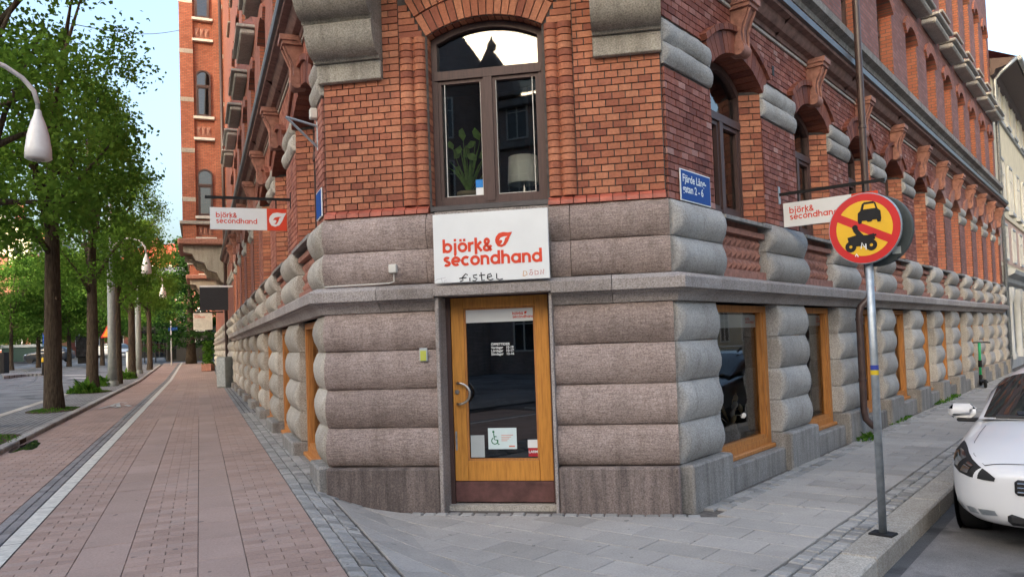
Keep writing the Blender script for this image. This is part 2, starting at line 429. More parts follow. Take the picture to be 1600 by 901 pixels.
def clip(poly, f):
    out = []
    for i in range(len(poly)):
        a, b = poly[i], poly[(i+1) % len(poly)]; fa, fb = f(a), f(b)
        if fa >= 0: out.append(a)
        if (fa >= 0) != (fb >= 0):
            t = fa/(fa-fb); out.append((a[0]+(b[0]-a[0])*t, a[1]+(b[1]-a[1])*t))
    return out
def area(p): return abs(sum(p[i][0]*p[(i+1)%len(p)][1]-p[(i+1)%len(p)][0]*p[i][1] for i in range(len(p))))/2
def dedupe(p):
    out = []
    for q in p:
        if not out or math.hypot(q[0]-out[-1][0], q[1]-out[-1][1]) > .004: out.append(q)
    while len(out) > 1 and math.hypot(out[0][0]-out[-1][0], out[0][1]-out[-1][1]) <= .004: out.pop()
    return out
def inset(p, d):
    cx, cy = sum(q[0] for q in p)/len(p), sum(q[1] for q in p)/len(p)
    n = len(p); out = []
    for i in range(n):
        a, b, c = Vector(p[i-1]), Vector(p[i]), Vector(p[(i+1) % n])
        e1, e2 = (b-a), (c-b)
        if e1.length < 1e-6 or e2.length < 1e-6: q = b+(Vector((cx, cy))-b)*.08; out.append((q.x, q.y)); continue
        n1, n2 = Vector((-e1.y, e1.x)).normalized(), Vector((-e2.y, e2.x)).normalized()
        k = 1+n1.dot(n2)
        if k < .3: q = b+(Vector((cx, cy))-b)*min(.3, 2*d/max(.01, (Vector((cx, cy))-b).length)); out.append((q.x, q.y)); continue
        q = b+(n1+n2)*(d/k); out.append((q.x, q.y))
    return out
def piece(mb, poly, zt, th=.03, bev=.004, jit=.0015, r=0.):
    """paving piece: polygon in world plan, top follows the ground"""
    if sum(poly[i][0]*poly[(i+1)%len(poly)][1]-poly[(i+1)%len(poly)][0]*poly[i][1] for i in range(len(poly))) < 0: poly = poly[::-1]
    q = inset(poly, bev)
    if q is None: return False
    n = len(poly); j = random.uniform(-jit, jit); tx, ty = random.uniform(-jit, jit)*4, random.uniform(-jit, jit)*4
    c = poly[0]
    def zz(p): return zt(p[0], p[1])+j+(p[0]-c[0])*tx+(p[1]-c[1])*ty
    vs = [(p[0], p[1], zz(p)) for p in q]+[(p[0], p[1], zz(p)-bev) for p in poly]+[(p[0], p[1], zz(p)-th) for p in poly]
    fs = [tuple(range(n))]
    for i in range(n):
        k = (i+1) % n; fs += [(n+i, n+k, k, i), (2*n+i, 2*n+k, n+k, n+i)]
    mb.add(vs, fs, None, r); return True
def pave(parent, name, polys, zt, m1, mfield, joint, limit=290, th=.03, bev=.004, jit=.0015):
    """the pieces that show largest become parts, the rest one joined field"""
    P = []
    for p in polys:
        p = dedupe(p)
        if len(p) < 3 or area(p) < .0012: continue
        p = inset(p if sum(p[i][0]*p[(i+1)%len(p)][1]-p[(i+1)%len(p)][0]*p[i][1] for i in range(len(p))) > 0 else p[::-1], joint/2)
        if p is None or area(p) < .0008: continue
        cx, cy = sum(q[0] for q in p)/len(p), sum(q[1] for q in p)/len(p)
        d2 = cx*cx+cy*cy
        vis = cy > 4.6 and abs(cx/cy) < .72
        P.append((area(p)/d2**1.5*(1 if vis else .02), p))
    P.sort(key=lambda t: -t[0])
    for k, (_, p) in enumerate(P[:limit]):
        mb = MB()
        if piece(mb, p, zt, th, bev, jit): mb.build(name, m1, parent, Matrix.Identity(4))
    if len(P) > limit:
        mb = MB()
        for _, p in P[limit:]: piece(mb, p, zt, th, bev, jit, random.random())
        o = mb.build(name+'_field', mfield, parent, Matrix.Identity(4), attr=True); o['kind'] = 'stuff'
def pave_mats(name, stops, bump=.4, rough=.85, grain=60, dirt=.5):
    out = []
    for single in (True, False):
        N = NM(name+('_piece' if single else '_pieces'))
        c = N.ramp(rnd_out(N, single), stops)
        c = N.mix(c, N.ramp(N.noise(grain, 5, .7), [(.3, (.7,)*3), (.7, (1.18,)*3)]), .7, 'MULTIPLY')
        c = N.mix(c, N.ramp(N.noise(.9, 7, .7), [(.36, (.72, .73, .74)), (.62, (1.06,)*3)]), dirt, 'MULTIPLY')
        spot = N.ramp(N.noise(7, 2, .5), [(.70, (0, 0, 0)), (.72, (1, 1, 1))])
        c = N.mix(c, (.05, .05, .05), N.mix((0, 0, 0), spot, .5))
        N.base(c); N.bump(N.noise(120, 6, .75), bump, .004)
        out.append(N.set(rough, .3))
    return out
sl1, slf = pave_mats('concrete_slab', [(0, (.325,.302,.272)), (.5, (.375,.348,.316)), (1, (.415,.385,.35))], dirt=.7)
rp1, rpf = pave_mats('red_paver', [(0, (.32,.222,.18)), (.4, (.365,.257,.21)), (.8, (.40,.287,.238)), (1, (.345,.26,.22))])
rs1, rsf = pave_mats('red_slab', [(0, (.35,.255,.212)), (1, (.39,.285,.24))])
st1, stf = pave_mats('granite_sett', [(0, (.24,.23,.215)), (.5, (.33,.32,.30)), (1, (.40,.385,.36))], .9, .85, 40, .7)
gs1, gsf = pave_mats('grey_sett', [(0, (0.195,0.182,0.176)), (1, (0.286,0.267,0.260))], .6)
G0 = lambda x, y: float(gz(x, y))
def rectL(s0, s1, o0, o1): return [tuple(Lp(s, o)[:2]) for s, o in ((s0,o0),(s1,o0),(s1,o1),(s0,o1))]
def rectR(s0, s1, o0, o1): return [tuple(Rp(s, o)[:2]) for s, o in ((s0,o0),(s1,o0),(s1,o1),(s0,o1))]

# --- side-street pavement in front of the door: concrete slabs
rp_ = grid_sheet('pavement', m_bed, FRs, np.concatenate([np.arange(-7,4,.25), np.arange(4,30,1.)]), np.arange(-1.66,6.0,.25), lambda x, y: gz(x, y)-.022)
offL = lambda p: LS(p[0], p[1])[1]
chd = lambda p: -((p[0]-P0[0])*FC[0][1]+(p[1]-P0[1])*FC[1][1])      # metres in front of the chamfer
sR = lambda p: RS(p[0], p[1])[0]
oR = lambda p: RS(p[0], p[1])[1]
slabs = []
i = 0
for k in range(-20, 78):
    s0 = k*.34; sh_ = .26 if k % 2 else 0.
    for j in range(0, 15):
        o1 = 1.37+sh_-j*.52; o0 = o1-.52
        p = rectR(s0, s0+.34, o0, o1)
        p = clip(p, lambda q: .04-offL(q))
        if len(p) > 2: p = clip(p, lambda q: 1.37-oR(q))
        if len(p) < 3: continue
        c = (sum(q[0] for q in p)/len(p), sum(q[1] for q in p)/len(p))
        if sR(c) > .12: p = clip(p, lambda q: oR(q)-.36)
        else: p = clip(p, lambda q: chd(q)-.27)
        if len(p) < 3: continue
        slabs.append(p)
pave(rp_, 'slab', slabs, G0, sl1, slf, .007, 290, .03, .004, .0012)
setts = []
for k in range(-30, 190):
    for j in range(2):
        setts.append(rectR(.30+k*.125+(j*.06), .30+(k+1)*.125+j*.06, .14+j*.11, .25+j*.11) if k*.125 > -.25 else [])
    if k < 130: 
        for j in range(2): setts.append(rectR(-5+k*.115+j*.05, -5+(k+1)*.115+j*.05, 1.38+j*.12, 1.50+j*.12))
for k in range(-14, 15):
    for j in range(1): setts.append([tuple((FC @ Vector((u, -d, 0)))[:2]) for u, d in ((k*.125,.15),(k*.125+.125,.15),(k*.125+.125,.265),(k*.125,.265))])
setts = [p for p in setts if p]
pave(rp_, 'sett', setts, G0, st1, stf, .012, 250, .03, .009, .006)
kerb = put('kerb', MB().box(-6, 30, 1.64, 1.86, -.3, -.04, M=Matrix(((1,0,0,0),(0,-1,0,0),(0,0,1,0),(0,0,0,1)))).mesh('kerb'), m_bed, None, FRs); kerb['kind'] = 'structure'
s = -6.
while s < 30:
    L = random.uniform(.9, 1.35)
    MB().bbox(s+.004, s+L-.004, -1.885, -1.625, -.34, .006+random.uniform(-.004,.004), .014).build('kerb_stone', m_gran_wm, kerb, FRs); s += L
# --- avenue pavement: bands of red pavers and slabs, white line, cycle lane
def far_pattern():
    N = NM('red_paving_seen_from_afar'); pos = N.pos(True)
    b = N.n('TexBrick'); b.offset = .5
    b.inputs['Scale'].default_value = 1; b.inputs['Brick Width'].default_value = .21; b.inputs['Row Height'].default_value = .105; b.inputs['Mortar Size'].default_value = .006
    b.inputs['Color1'].default_value = (.345,.242,.20,1); b.inputs['Color2'].default_value = (.39,.282,.235,1); b.inputs['Mortar'].default_value = (.22,.155,.14,1)
    mp = N.n('Mapping'); mp.inputs['Rotation'].default_value = (0, 0, R(90)); N.l(pos, mp.inputs[0]); N.l(mp.outputs[0], b.inputs[0])
    c = N.mix(b.outputs[0], N.ramp(N.noise(.8, 7, .7), [(.35, (.75,)*3), (.62, (1.06,)*3)]), .8, 'MULTIPLY')
    N.base(c); return N.set(.85, .3)
def sett_pattern():
    N = NM('sett_paving_seen_from_afar'); pos = N.pos(True)
    v = N.n('TexBrick'); v.inputs['Scale'].default_value = 1; v.inputs['Brick Width'].default_value = .13; v.inputs['Row Height'].default_value = .11; v.inputs['Mortar Size'].default_value = .012
    v.inputs['Color1'].default_value = (.19,.19,.19,1); v.inputs['Color2'].default_value = (.31,.305,.30,1); v.inputs['Mortar'].default_value = (.07,.068,.062,1)
    N.l(pos, v.inputs[0])
    c = N.mix(v.outputs[0], N.ramp(N.noise(.8, 6, .7), [(.35, (.75,)*3), (.62, (1.06,)*3)]), .8, 'MULTIPLY'); N.base(c)
    N.bump(v.outputs['Fac'], -.5, .01)
    return N.set(.85, .3)
m_settfar = sett_pattern()
m_farpave = far_pattern()
lp_ = grid_sheet('avenue_pavement', m_bed, FLs, np.arange(-7, 10.1, .2), np.arange(.0, 3.95, .2), lambda x, y: gz(x, y)-.016)
grid_sheet('avenue_paving_beyond', m_farpave, FLs, np.concatenate([np.arange(9.9,40,1.), np.arange(40,62,1.)]), [-.05,.4,1,2,3,3.9], lambda x, y: gz(x, y)-.004)
pv, slb, stt, gst = [], [], [], []
for lo, hi in ((.42,.97), (1.27,1.72), (2.05,2.49), (2.82,3.92)):
    for k in range(-62, 94):
        s0 = k*.106; o = lo-(.0525*2 if k % 2 else 0)
        while o < hi:
            a, b_ = max(o, lo), min(o+.21, hi)
            if hi-b_ < .05: b_ = hi
            if b_-a > .03: pv.append(rectL(s0, s0+.106, a, b_))
            o += .21
            if b_ >= hi: break
for lo, hi in ((.97,1.27), (1.72,2.05)):
    for k in range(-12, 50): slb.append(rectL(k*.6+.2*(lo>1.5), k*.6+.6+.2*(lo>1.5), lo, hi))
for k in range(-60, 90):
    for j in range(3):
        w_ = .118; a = .06+j*w_
        if k*.11 < .1: stt.append(rectL(k*.11+.04*j, k*.11+.11+.04*j, a, a+w_))
        else: stt.append(rectL(k*.11+.04*j, k*.11+.11+.04*j, a, a+w_))
for k in range(-50, 80):
    for j in range(2): gst.append(rectL(k*.13+.06*j, k*.13+.13+.06*j, 2.64+j*.09, 2.73+j*.09))
pave(lp_, 'paver', pv, G0, rp1, rpf, .004, 290, .03, .0025, .0008)
pave(lp_, 'red_slab', slb, G0, rs1, rsf, .005, 290, .03, .003, .001)
pave(lp_, 'granite_sett', stt, G0, st1, stf, .012, 290, .03, .009, .006)
pave(lp_, 'line_sett', gst, G0, gs1, gsf, .008, 200, .03, .005, .002)
m_line = plain('worn_white_line', (.55,.53,.47), .7, .3, var=.22, scale=18)
grid_sheet('sett_margin', m_settfar, FLs, np.arange(9.85,60,1.), [.05,.42], lambda x, y: gz(x, y)+.001)
grid_sheet('line_margin', m_settfar, FLs, np.arange(10.2,60,1.), [2.645,2.82], lambda x, y: gz(x, y)+.001)
s = -7.
while s < 58:
    L = 1.45 if s < 12 else 6.
    grid_sheet('line_marking', m_line, FLs, np.linspace(s, s+L-.012, 4), [2.495, 2.625], lambda x, y: gz(x, y)+.004)
    s += L
bk = put('cycle_lane_kerb', MB().box(-6, 30, 3.95, 4.06, -.3, .2).mesh('kerb'), m_bed, None, FLs); bk['kind'] = 'structure'
s = -4.
while s < 56:
    L = random.uniform(.95, 1.3); z = float(gz(*Lp(s, 4.)[:2]))
    MB().bbox(s, s+L-.008, 3.93, 4.09, z-.2, z+.07, .015).build('kerb_stone', m_gran_gr, bk, FLs); s += L
grid_sheet('tree_strip_paving', m_settfar, FLs, np.arange(-8, 60, 1.), [4.07, 4.5, 5., 5.42], lambda x, y: gz(x, y)+.058)
rk = put('avenue_kerb', MB().box(-6, 30, 5.45, 5.58, -.3, .2).mesh('kerb'), m_bed, None, FLs); rk['kind'] = 'structure'
s = -4.
while s < 58:
    L = random.uniform(1.0, 1.4); z = float(gz(*Lp(s, 5.5)[:2]))
    MB().bbox(s, s+L-.008, 5.41, 5.66, z-.2, z+.066, .015).build('kerb_stone', m_gran_wm, rk, FLs); s += L
# puddle by the cycle-lane kerb
N = NM('puddle_water'); N.base((.02,.022,.024)); m_water = N.set(.02, .8)
c = at(42, 697); pd = []
for k in range(20):
    a = 2*math.pi*k/20; e = 1+.22*math.sin(3*a+1)+.15*math.sin(5*a)
    x, y = c[0]+DL[0]*.75*math.cos(a)*e+nL[0]*.16*math.sin(a)*e, c[1]+DL[1]*.75*math.cos(a)*e+nL[1]*.16*math.sin(a)*e
    pd.append((x, y))
z = float(gz(c[0], c[1]))
MB().slab(pd, z-.02, z+.004).build('puddle', m_water)['kind'] = 'structure'
# painted marks on the avenue
m_mark = plain('road_paint', (.50,.49,.46), .7, .3, var=.25, scale=9)
def flat_strip(name, pts, wid, mat, dz, parent=None):
    P = [at(*p, dz) for p in pts]; vs, fs = [], []
    for i, p in enumerate(P):
        t = P[min(i+1, len(P)-1)]-P[max(i-1, 0)]; t = t/np.linalg.norm(t); n = np.array([-t[1], t[0], 0])
        for s_ in (-1, 1):
            q = p+n*wid*s_/2; vs.append((q[0], q[1], float(gz(q[0], q[1]))+dz))
    fs = [(2*i, 2*i+1, 2*i+3, 2*i+2) for i in range(len(P)-1)]
    o = MB().add(vs, fs).build(name, mat, parent)
    if parent is None: o['kind'] = 'structure'
    return o
bsym = bpy.data.objects.new('cycle_marking', None); col.objects.link(bsym); bsym['kind'] = 'structure'; TM[bsym] = Matrix.Identity(4)
for pts in (((155,638),(172,634),(183,630)), ((172,634),(186,636),(204,634),(196,632)), ((183,630),(188,628),(198,629)), ((186,636),(184,630))):
    flat_strip('painted_stroke', pts, .10, m_mark, .008, bsym)
for pts in (((98,586),(138,586)), ((110,590),(150,590)), ((255,573),(300,567)), ((262,576),(318,569))):
    flat_strip('road_marking', pts, .5, m_mark, -.094)
m_rail = plain('tram_rail_steel', (.17,.16,.15), .4, .5, .5)
for pts in (((0,596),(14,595),(24,590),(22,584),(0,580)), ((0,606),(30,603),(52,596),(58,588),(40,578),(0,572))):
    flat_strip('tram_rail', pts, .10, m_rail, -.094)
isl = [at(x, y, -.1) for x, y in ((6,592),(40,588),(78,586),(96,580),(76,574),(30,577),(0,580))]
isl = [(p[0], p[1]) for p in isl]; zi = float(gz(*isl[0]))
MB().slab(isl, zi-.5, zi+.10).build('traffic_island', m_settfar)['kind'] = 'structure'

# ================================================================ the corner building
bld = thing('corner_building', FC, 'red brick corner building with bulging granite ground floor and angled shop entrance', 'building')
_cm = {}
def cushion(wd, ht, p, D, eL, eR, pw=2.0, ex=.92, nz=9):
    key = ('c', round(wd,2), round(ht,3), p, D, eL, eR, pw, random.randrange(4))
    if key in _cm: return _cm[key]
    def end(e, a): return [e*(1-math.cos(i/5*math.pi/2)) for i in range(6)] if e else [0.]
    mids = [eL+(wd-eL-eR)*k/7 for k in range(1, 7)]
    xs = end(eL, 0) + mids + [wd-x for x in reversed(end(eR, 0))]
    zs = [ht*(.5-.5*math.cos(math.pi*i/(nz-1))) for i in range(nz)]
    def g(x):
        v = 1.
        if eL and x < eL: v *= math.sqrt(max(0, 1-((eL-x)/eL)**2))
        if eR and wd-x < eR: v *= math.sqrt(max(0, 1-((eR-wd+x)/eR)**2))
        return v
    ph_ = random.uniform(0, 50)
    def wob(x, z): return .006*math.sin(7.3*x+ph_)+.005*math.sin(11*z+3.1*x+2*ph_)+.004*math.sin(23*x-17*z+ph_*3)+random.uniform(-.0025,.0025)
    vs = [(x, -max(0, p*(1-abs(2*z/ht-1)**pw)**ex*g(x)+(wob(x, z) if 0 < z < ht else 0)), z) for z in zs for x in xs]
    n, m = len(xs), len(zs)
    fs = [(j*n+i, j*n+i+1, (j+1)*n+i+1, (j+1)*n+i) for j in range(m-1) for i in range(n-1)]
    b = len(vs)                                  # sides back into the wall
    rim = [i for i in range(n)] + [j*n+n-1 for j in range(1, m)] + [(m-1)*n+i for i in range(n-2, -1, -1)] + [j*n for j in range(m-2, 0, -1)]
    vs += [(vs[i][0], D, vs[i][2]) for i in rim]
    k = len(rim); fs += [(rim[(i+1)%k], rim[i], b+i, b+(i+1)%k) for i in range(k)]
    me = MB().add(vs, fs).mesh('stone_block', True); me.set_sharp_from_angle(angle=R(50))
    _cm[key] = me; return me
def block(F, u0, u1, z0, z1, mat, p=.09, D=.4, eL=.1, eR=.1, base=-.05, name='stone_block', gap=.003, pw=2.0):
    me = cushion(u1-u0-2*gap, z1-z0-2*gap, p, D, eL, eR, pw)
    if me.materials and me.materials[0] != mat: me = me.copy(); me.materials.clear()
    return put(name, me, mat, bld, F @ T(u0+gap, base, z0+gap))
def arch_hw(z, hw, zs, rise):
    if z <= zs or rise <= 0: return hw
    r = (hw*hw+rise*rise)/(2*rise); zc = zs+rise-r
    return math.sqrt(max(0, r*r-(z-zc)**2)) if z < zs+rise else 0.
def arch_poly(hw, zb, zs, rise, n=9, c=0.):
    P = [(c-hw, zb), (c+hw, zb), (c+hw, zs)]
    if rise > 0:
        r = (hw*hw+rise*rise)/(2*rise); zc = zs+rise-r; a = math.asin(min(1, hw/r))
        P += [(c+r*math.sin(a-2*a*i/n), zc+r*math.cos(a-2*a*i/n)) for i in range(1, n)]
    return P + [(c-hw, zs)]
def wall(F, name, u0, u1, z0, z1, ops, mat, d=.0, parent=None):
    """flat wall face with arched openings (c, hw, zb, zs, rise)"""
    mb = MB(); x = u0
    def q(a, b, c_, d_): mb.add([(a, d, c_), (b, d, c_), (b, d, d_), (a, d, d_)], [(0, 1, 2, 3)])
    for c, hw, zb, zs, rise in sorted(ops):
        if c-hw > x: q(x, c-hw, z0, z1)
        if zb > z0: q(c-hw, c+hw, z0, zb)
        top = arch_poly(hw, zb, zs, rise, 9, c)[2:]
        for a, b in zip(top[:-1], top[1:]):
            mb.add([(a[0], d, a[1]), (a[0], d, z1), (b[0], d, z1), (b[0], d, b[1])], [(0, 1, 2, 3)])
        x = c+hw
    if x < u1: q(x, u1, z0, z1)
    return mb.build(name, mat, parent or bld, F)
def brick_cells(u0, u1, z0, z1, ops=(), rects=(), course=.0705, pitch=.128, j=.011, ph=0):
    """(a, b, z0, z1) of every brick in the field, cut at openings and stone blocks"""
    out = []; n = int(round((z1-z0)/course)); course = (z1-z0)/n
    for k in range(n):
        za, zb_ = z0+k*course, z0+(k+1)*course
        iv = [(u0, u1)]
        cuts = [(c-max(arch_hw(za, hw, zs, r_), arch_hw(zb_, hw, zs, r_)), c+max(arch_hw(za, hw, zs, r_), arch_hw(zb_, hw, zs, r_))) for c, hw, zb, zs, r_ in ops if zb_ > zb+.01 and za < zs+r_]
        cuts += [(a, b) for a, b, c_, d_ in rects if zb_ > c_+.02 and za < d_-.02]
        for ca, cb in cuts:
            iv = [p for a, b in iv for p in ((a, min(b, ca)), (max(a, cb), b)) if p[1]-p[0] > .02]
        for a, b in iv:
            x = math.floor((a-(pitch/2 if (k+ph) % 2 else 0))/pitch)*pitch+(pitch/2 if (k+ph) % 2 else 0)
            ed = [a]
            while x < b:
                if a+.045 < x < b-.045: ed.append(x)
                x += pitch
            ed.append(b)
            out += [(p+j/2, q-j/2, za+j/2, zb_-j/2) for p, q in zip(ed[:-1], ed[1:])]
    return out
def brick_field(mb, F, cells, d0=-.012, d1=.02):
    A = np.array(cells); n = len(A)
    if not n: return
    off = rng.uniform(-.0025, .0025, n)
    x0, x1, z0, z1 = A.T
    m = np.array(F)
    X = np.stack([x0,x1,x1,x0,x0,x1,x1,x0], 1); Z = np.stack([z0,z0,z1,z1,z0,z0,z1,z1], 1)
    Y = np.concatenate([np.repeat((d0+off)[:,None], 4, 1), np.full((n,4), d1)], 1)
    P = np.stack([X,Y,Z,np.ones_like(X)], -1) @ m.T
    b = len(mb.v); mb.v += [tuple(p) for p in P.reshape(-1,4)[:,:3]]
    rr = rng.random(n)
    for i in range(n):
        o = b+8*i; mb.f += [(o,o+1,o+2,o+3),(o+1,o+5,o+6,o+2),(o+4,o,o+3,o+7),(o+3,o+2,o+6,o+7),(o+4,o+5,o+1,o)]; mb.r += [float(rr[i])]*5
def sub(F, p, q):
    """frame of a jamb running from local plan point p to q"""
    a, b = F @ Vector((*p, 0)), F @ Vector((*q, 0)); u = (b-a); L = u.length; u /= L
    return frame((a.x, a.y, 0), (u.x, u.y, u.z)), L
def tex_brick(name, stops, mort):
    N = NM(name); pos = N.pos(True)
    sx = N.n('SeparateXYZ'); N.l(pos, sx.inputs[0]); cx = N.n('CombineXYZ'); N.l(sx.outputs[0], cx.inputs[0]); N.l(sx.outputs[2], cx.inputs[1])
    b = N.n('TexBrick'); b.inputs['Scale'].default_value = 1; b.inputs['Brick Width'].default_value = .19; b.inputs['Row Height'].default_value = .0705; b.inputs['Mortar Size'].default_value = .007
    b.inputs['Color1'].default_value = (*stops[0], 1); b.inputs['Color2'].default_value = (*stops[1], 1); b.inputs['Mortar'].default_value = (*mort, 1); N.l(cx.outputs[0], b.inputs[0])
    c = N.mix(b.outputs[0], N.ramp(N.noise(1.1, 6, .65), [(.34, (.72,)*3), (.64, (1.08,)*3)]), .8, 'MULTIPLY')
    c = N.mix(c, N.ramp(N.noise(30, 3, .6), [(.35, (.85,)*3), (.65, (1.1,)*3)]), .7, 'MULTIPLY')
    N.base(c); N.bump(b.outputs['Fac'], -.5, .008); return N.set(.78, .3)
m_tm = tex_brick('mauve_brickwork', ((.22,.08,.06), (.32,.135,.11)), (.13,.10,.09))
m_tp = tex_brick('pink_brickwork', ((.30,.098,.064), (.40,.145,.10)), (.16,.11,.09))
m_to = tex_brick('orange_brickwork', ((.345,.105,.058), (.445,.152,.086)), (.14,.10,.08))
def miter(path, out):
    res = []
    for i, p in enumerate(path):
        p = Vector(p); ns = []
        if i > 0: e = (p-Vector(path[i-1])).normalized(); ns.append(Vector((e.y, -e.x)))
        if i < len(path)-1: e = (Vector(path[i+1])-p).normalized(); ns.append(Vector((e.y, -e.x)))
        if len(ns) == 1: res.append(p+ns[0]*out)
        else: res.append(p+(ns[0]+ns[1])*(out/(1+ns[0].dot(ns[1]))))
    return res
def sweep(path, prof):
    """profile (out, z) along a plan path whose outside lies to its right hand"""
    mb = MB(); n, k = len(path), len(prof); vs = []
    for o, z in prof: vs += [(q.x, q.y, z) for q in miter(path, o)]
    fs = [(j*n+i, j*n+i+1, (j+1)*n+i+1, (j+1)*n+i) for j in range(k-1) for i in range(n-1)]
    fs += [tuple(j*n for j in range(k)), tuple(j*n+n-1 for j in range(k-1, -1, -1))]
    return mb.add(vs, fs)
EL, ER = 28.0, 23.9
pLf, pRf = Lp(EL, 0)[:2], Rp(ER, 0)[:2]
I4 = Matrix.Identity(4)
def run(name, prof, mat, s0, s1, side, n, gap=.004):
    """moulding along one side street front in n stones"""
    for i in range(n):
        a, b = s0+(s1-s0)*i/n+gap, s0+(s1-s0)*(i+1)/n
        pts = [Rp(a, 0)[:2], Rp(b, 0)[:2]] if side == 'R' else [Lp(b, 0)[:2], Lp(a, 0)[:2]]
        autosmooth(sweep(pts, prof).build(name, mat, bld, I4))
BAND = [(0,1.97),(.08,1.97),(.09,1.99),(.11,2.03),(.14,2.06),(.17,2.066),(.17,2.078),(.205,2.085),(.21,2.185),(.195,2.2),(.12,2.232),(0,2.24)]
BAND_DOOR = [(0,2.10),(.20,2.10),(.205,2.105),(.21,2.185),(.195,2.2),(.12,2.232),(0,2.24)]
run('band_stone', BAND, m_band, .7, ER-.4, 'R', 17); run('band_stone', BAND, m_band, .7, 23., 'L', 15)
cpt = [Lp(.7,0)[:2], PL_[:2], PR_[:2], Rp(.7,0)[:2]]
def mid(a, b, t): return tuple(a[i]+(b[i]-a[i])*t for i in (0,1))
for seg, pf in (([cpt[0], cpt[1], mid(PL_,PR_,.17)], BAND), ([mid(PL_,PR_,.172), mid(PL_,PR_,.3392)], BAND), ([mid(PL_,PR_,.3398), mid(PL_,PR_,.6745)], BAND_DOOR), ([mid(PL_,PR_,.6751), mid(PL_,PR_,.84)], BAND), ([mid(PL_,PR_,.842), cpt[2], cpt[3]], BAND)):
    autosmooth(sweep(seg, pf).build('band_stone', m_band, bld, I4))
ROWS = [.43+.385*i for i in range(5)]            # stone courses below the band
UP = [2.24, 2.59, 2.94]                          # two courses above it

# ---------------- the chamfer with the door
WC, WHW, WZB, WZS, WR = -.035, .585, 3.0, 4.75, .15      # big window above the door
for u0, u1 in ((-1.77, -.585), (.575, 1.71)):
    cut = -1.12+.0 if u0 < 0 else 1.05
    MB().bbox(u0, u1, -.15, .2, -.3, .425, .02).build('plinth_stone', m_gran_dk, bld, FC)
    for a, b in zip(ROWS[:-1], ROWS[1:]): block(FC, u0, u1, a, b, m_gran_br, .072, .3, 0, 0, -.06)
    us = sorted([u0, u1, u0+.93*(u1-u0) if u0 < 0 else u0+.17*(u1-u0)])
    for k, (a, b) in enumerate(zip(UP[:-1], UP[1:])):
        for x, y in zip(us[:-1], us[1:]): block(FC, x, y, a, b, m_gran_br, .06, .3, 0, 0, -.05)
    MB().bbox(-.585 if u0 < 0 else .545, -.545 if u0 < 0 else .575, -.16, .3, -.1, 2.095, .006).build('door_jamb_stone', m_band, bld, FC)
MB().box(-.585, .575, -.05, .3, 2.12, 2.95).build('lintel_stone', m_band, bld, FC)
mb = MB(); mb.box(-.545, .545, .02, .35, -.1, .03); mb.build('threshold', m_gran_wm, bld, FC)
# sloping glazed sill bricks
for u0, u1 in ((-1.75, -.64), (.56, 1.69)):
    n = 9
    for k in range(n):
        a, b = u0+(u1-u0)*k/n+.004, u0+(u1-u0)*(k+1)/n-.004
        MB().add([(a,-.075,2.945),(b,-.075,2.945),(b,.05,2.945),(a,.05,2.945),(a,-.07,2.985),(b,-.07,2.985),(b,.0,3.03),(a,.0,3.03),(b,.05,3.03),(a,.05,3.03)],
                 [(0,1,5,4),(4,5,6,7),(7,6,8,9),(3,2,1,0),(1,2,8,6,5),(3,0,4,7,9)]).build('sill_brick', m_sillbrick, bld, FC)
wall(FC, 'wall', -1.75, 1.69, 2.95, 5.9, [(WC, WHW, 2.9, WZS, WR)], m_mortar, .004)
JW = .30                                           # width of the moulded brick jambs
quo = [(-1.76,-1.10,4.35,6), (1.05,1.70,4.35,6)]
cells = brick_cells(-1.745, 1.685, 3.03, 5.9, [(WC, WHW+JW, 2.9, 6., 0.)], quo, pitch=.128)
cells.sort(key=lambda c: c[2])
for k, (a, b, c_, d_) in enumerate(cells[:300]):
    o = MB().box(a, b, -.012+random.uniform(-.003,.003), .03, c_, d_, back=False).build('brick', m_bo1, bld, FC)
mb = MB(); brick_field(mb, FC, cells[300:])
# moulded jamb bricks: roll, hollow, roll
def jamb_profile():
    P = []
    for cx, r in ((.075,.07), (.215,.06)):
        P += [(cx-r*math.cos(t), -.030-r*.75*math.sin(t)+.028) for t in [math.pi*i/8 for i in range(9)]]
    return [(0,.03)]+[(x,y-.0) for x, y in P]+[(.30,.03),(.30,.22),(0,.22)]
jp = jamb_profile(); nC = 25; ch = (WZS-3.03)/nC
meJ = {}
for side in (-1, 1):
    m2 = MB(); poly = [(x if side < 0 else JW-x, y) for x, y in jp]
    m2.slab(poly if side < 0 else poly[::-1], .005, ch-.005)
    meJ[side] = m2.mesh('jamb_brick', True); meJ[side].set_sharp_from_angle(angle=R(40))
    x0 = WC-WHW-JW if side < 0 else WC+WHW
    MB().box(x0+.006, x0+JW-.006, .0, .3, 3.0, WZS).build('wall', m_mortar, bld, FC)
    for k in range(nC): put('jamb_brick', meJ[side], m_bo1, bld, FC @ T(x0, 0, 3.03+k*ch))
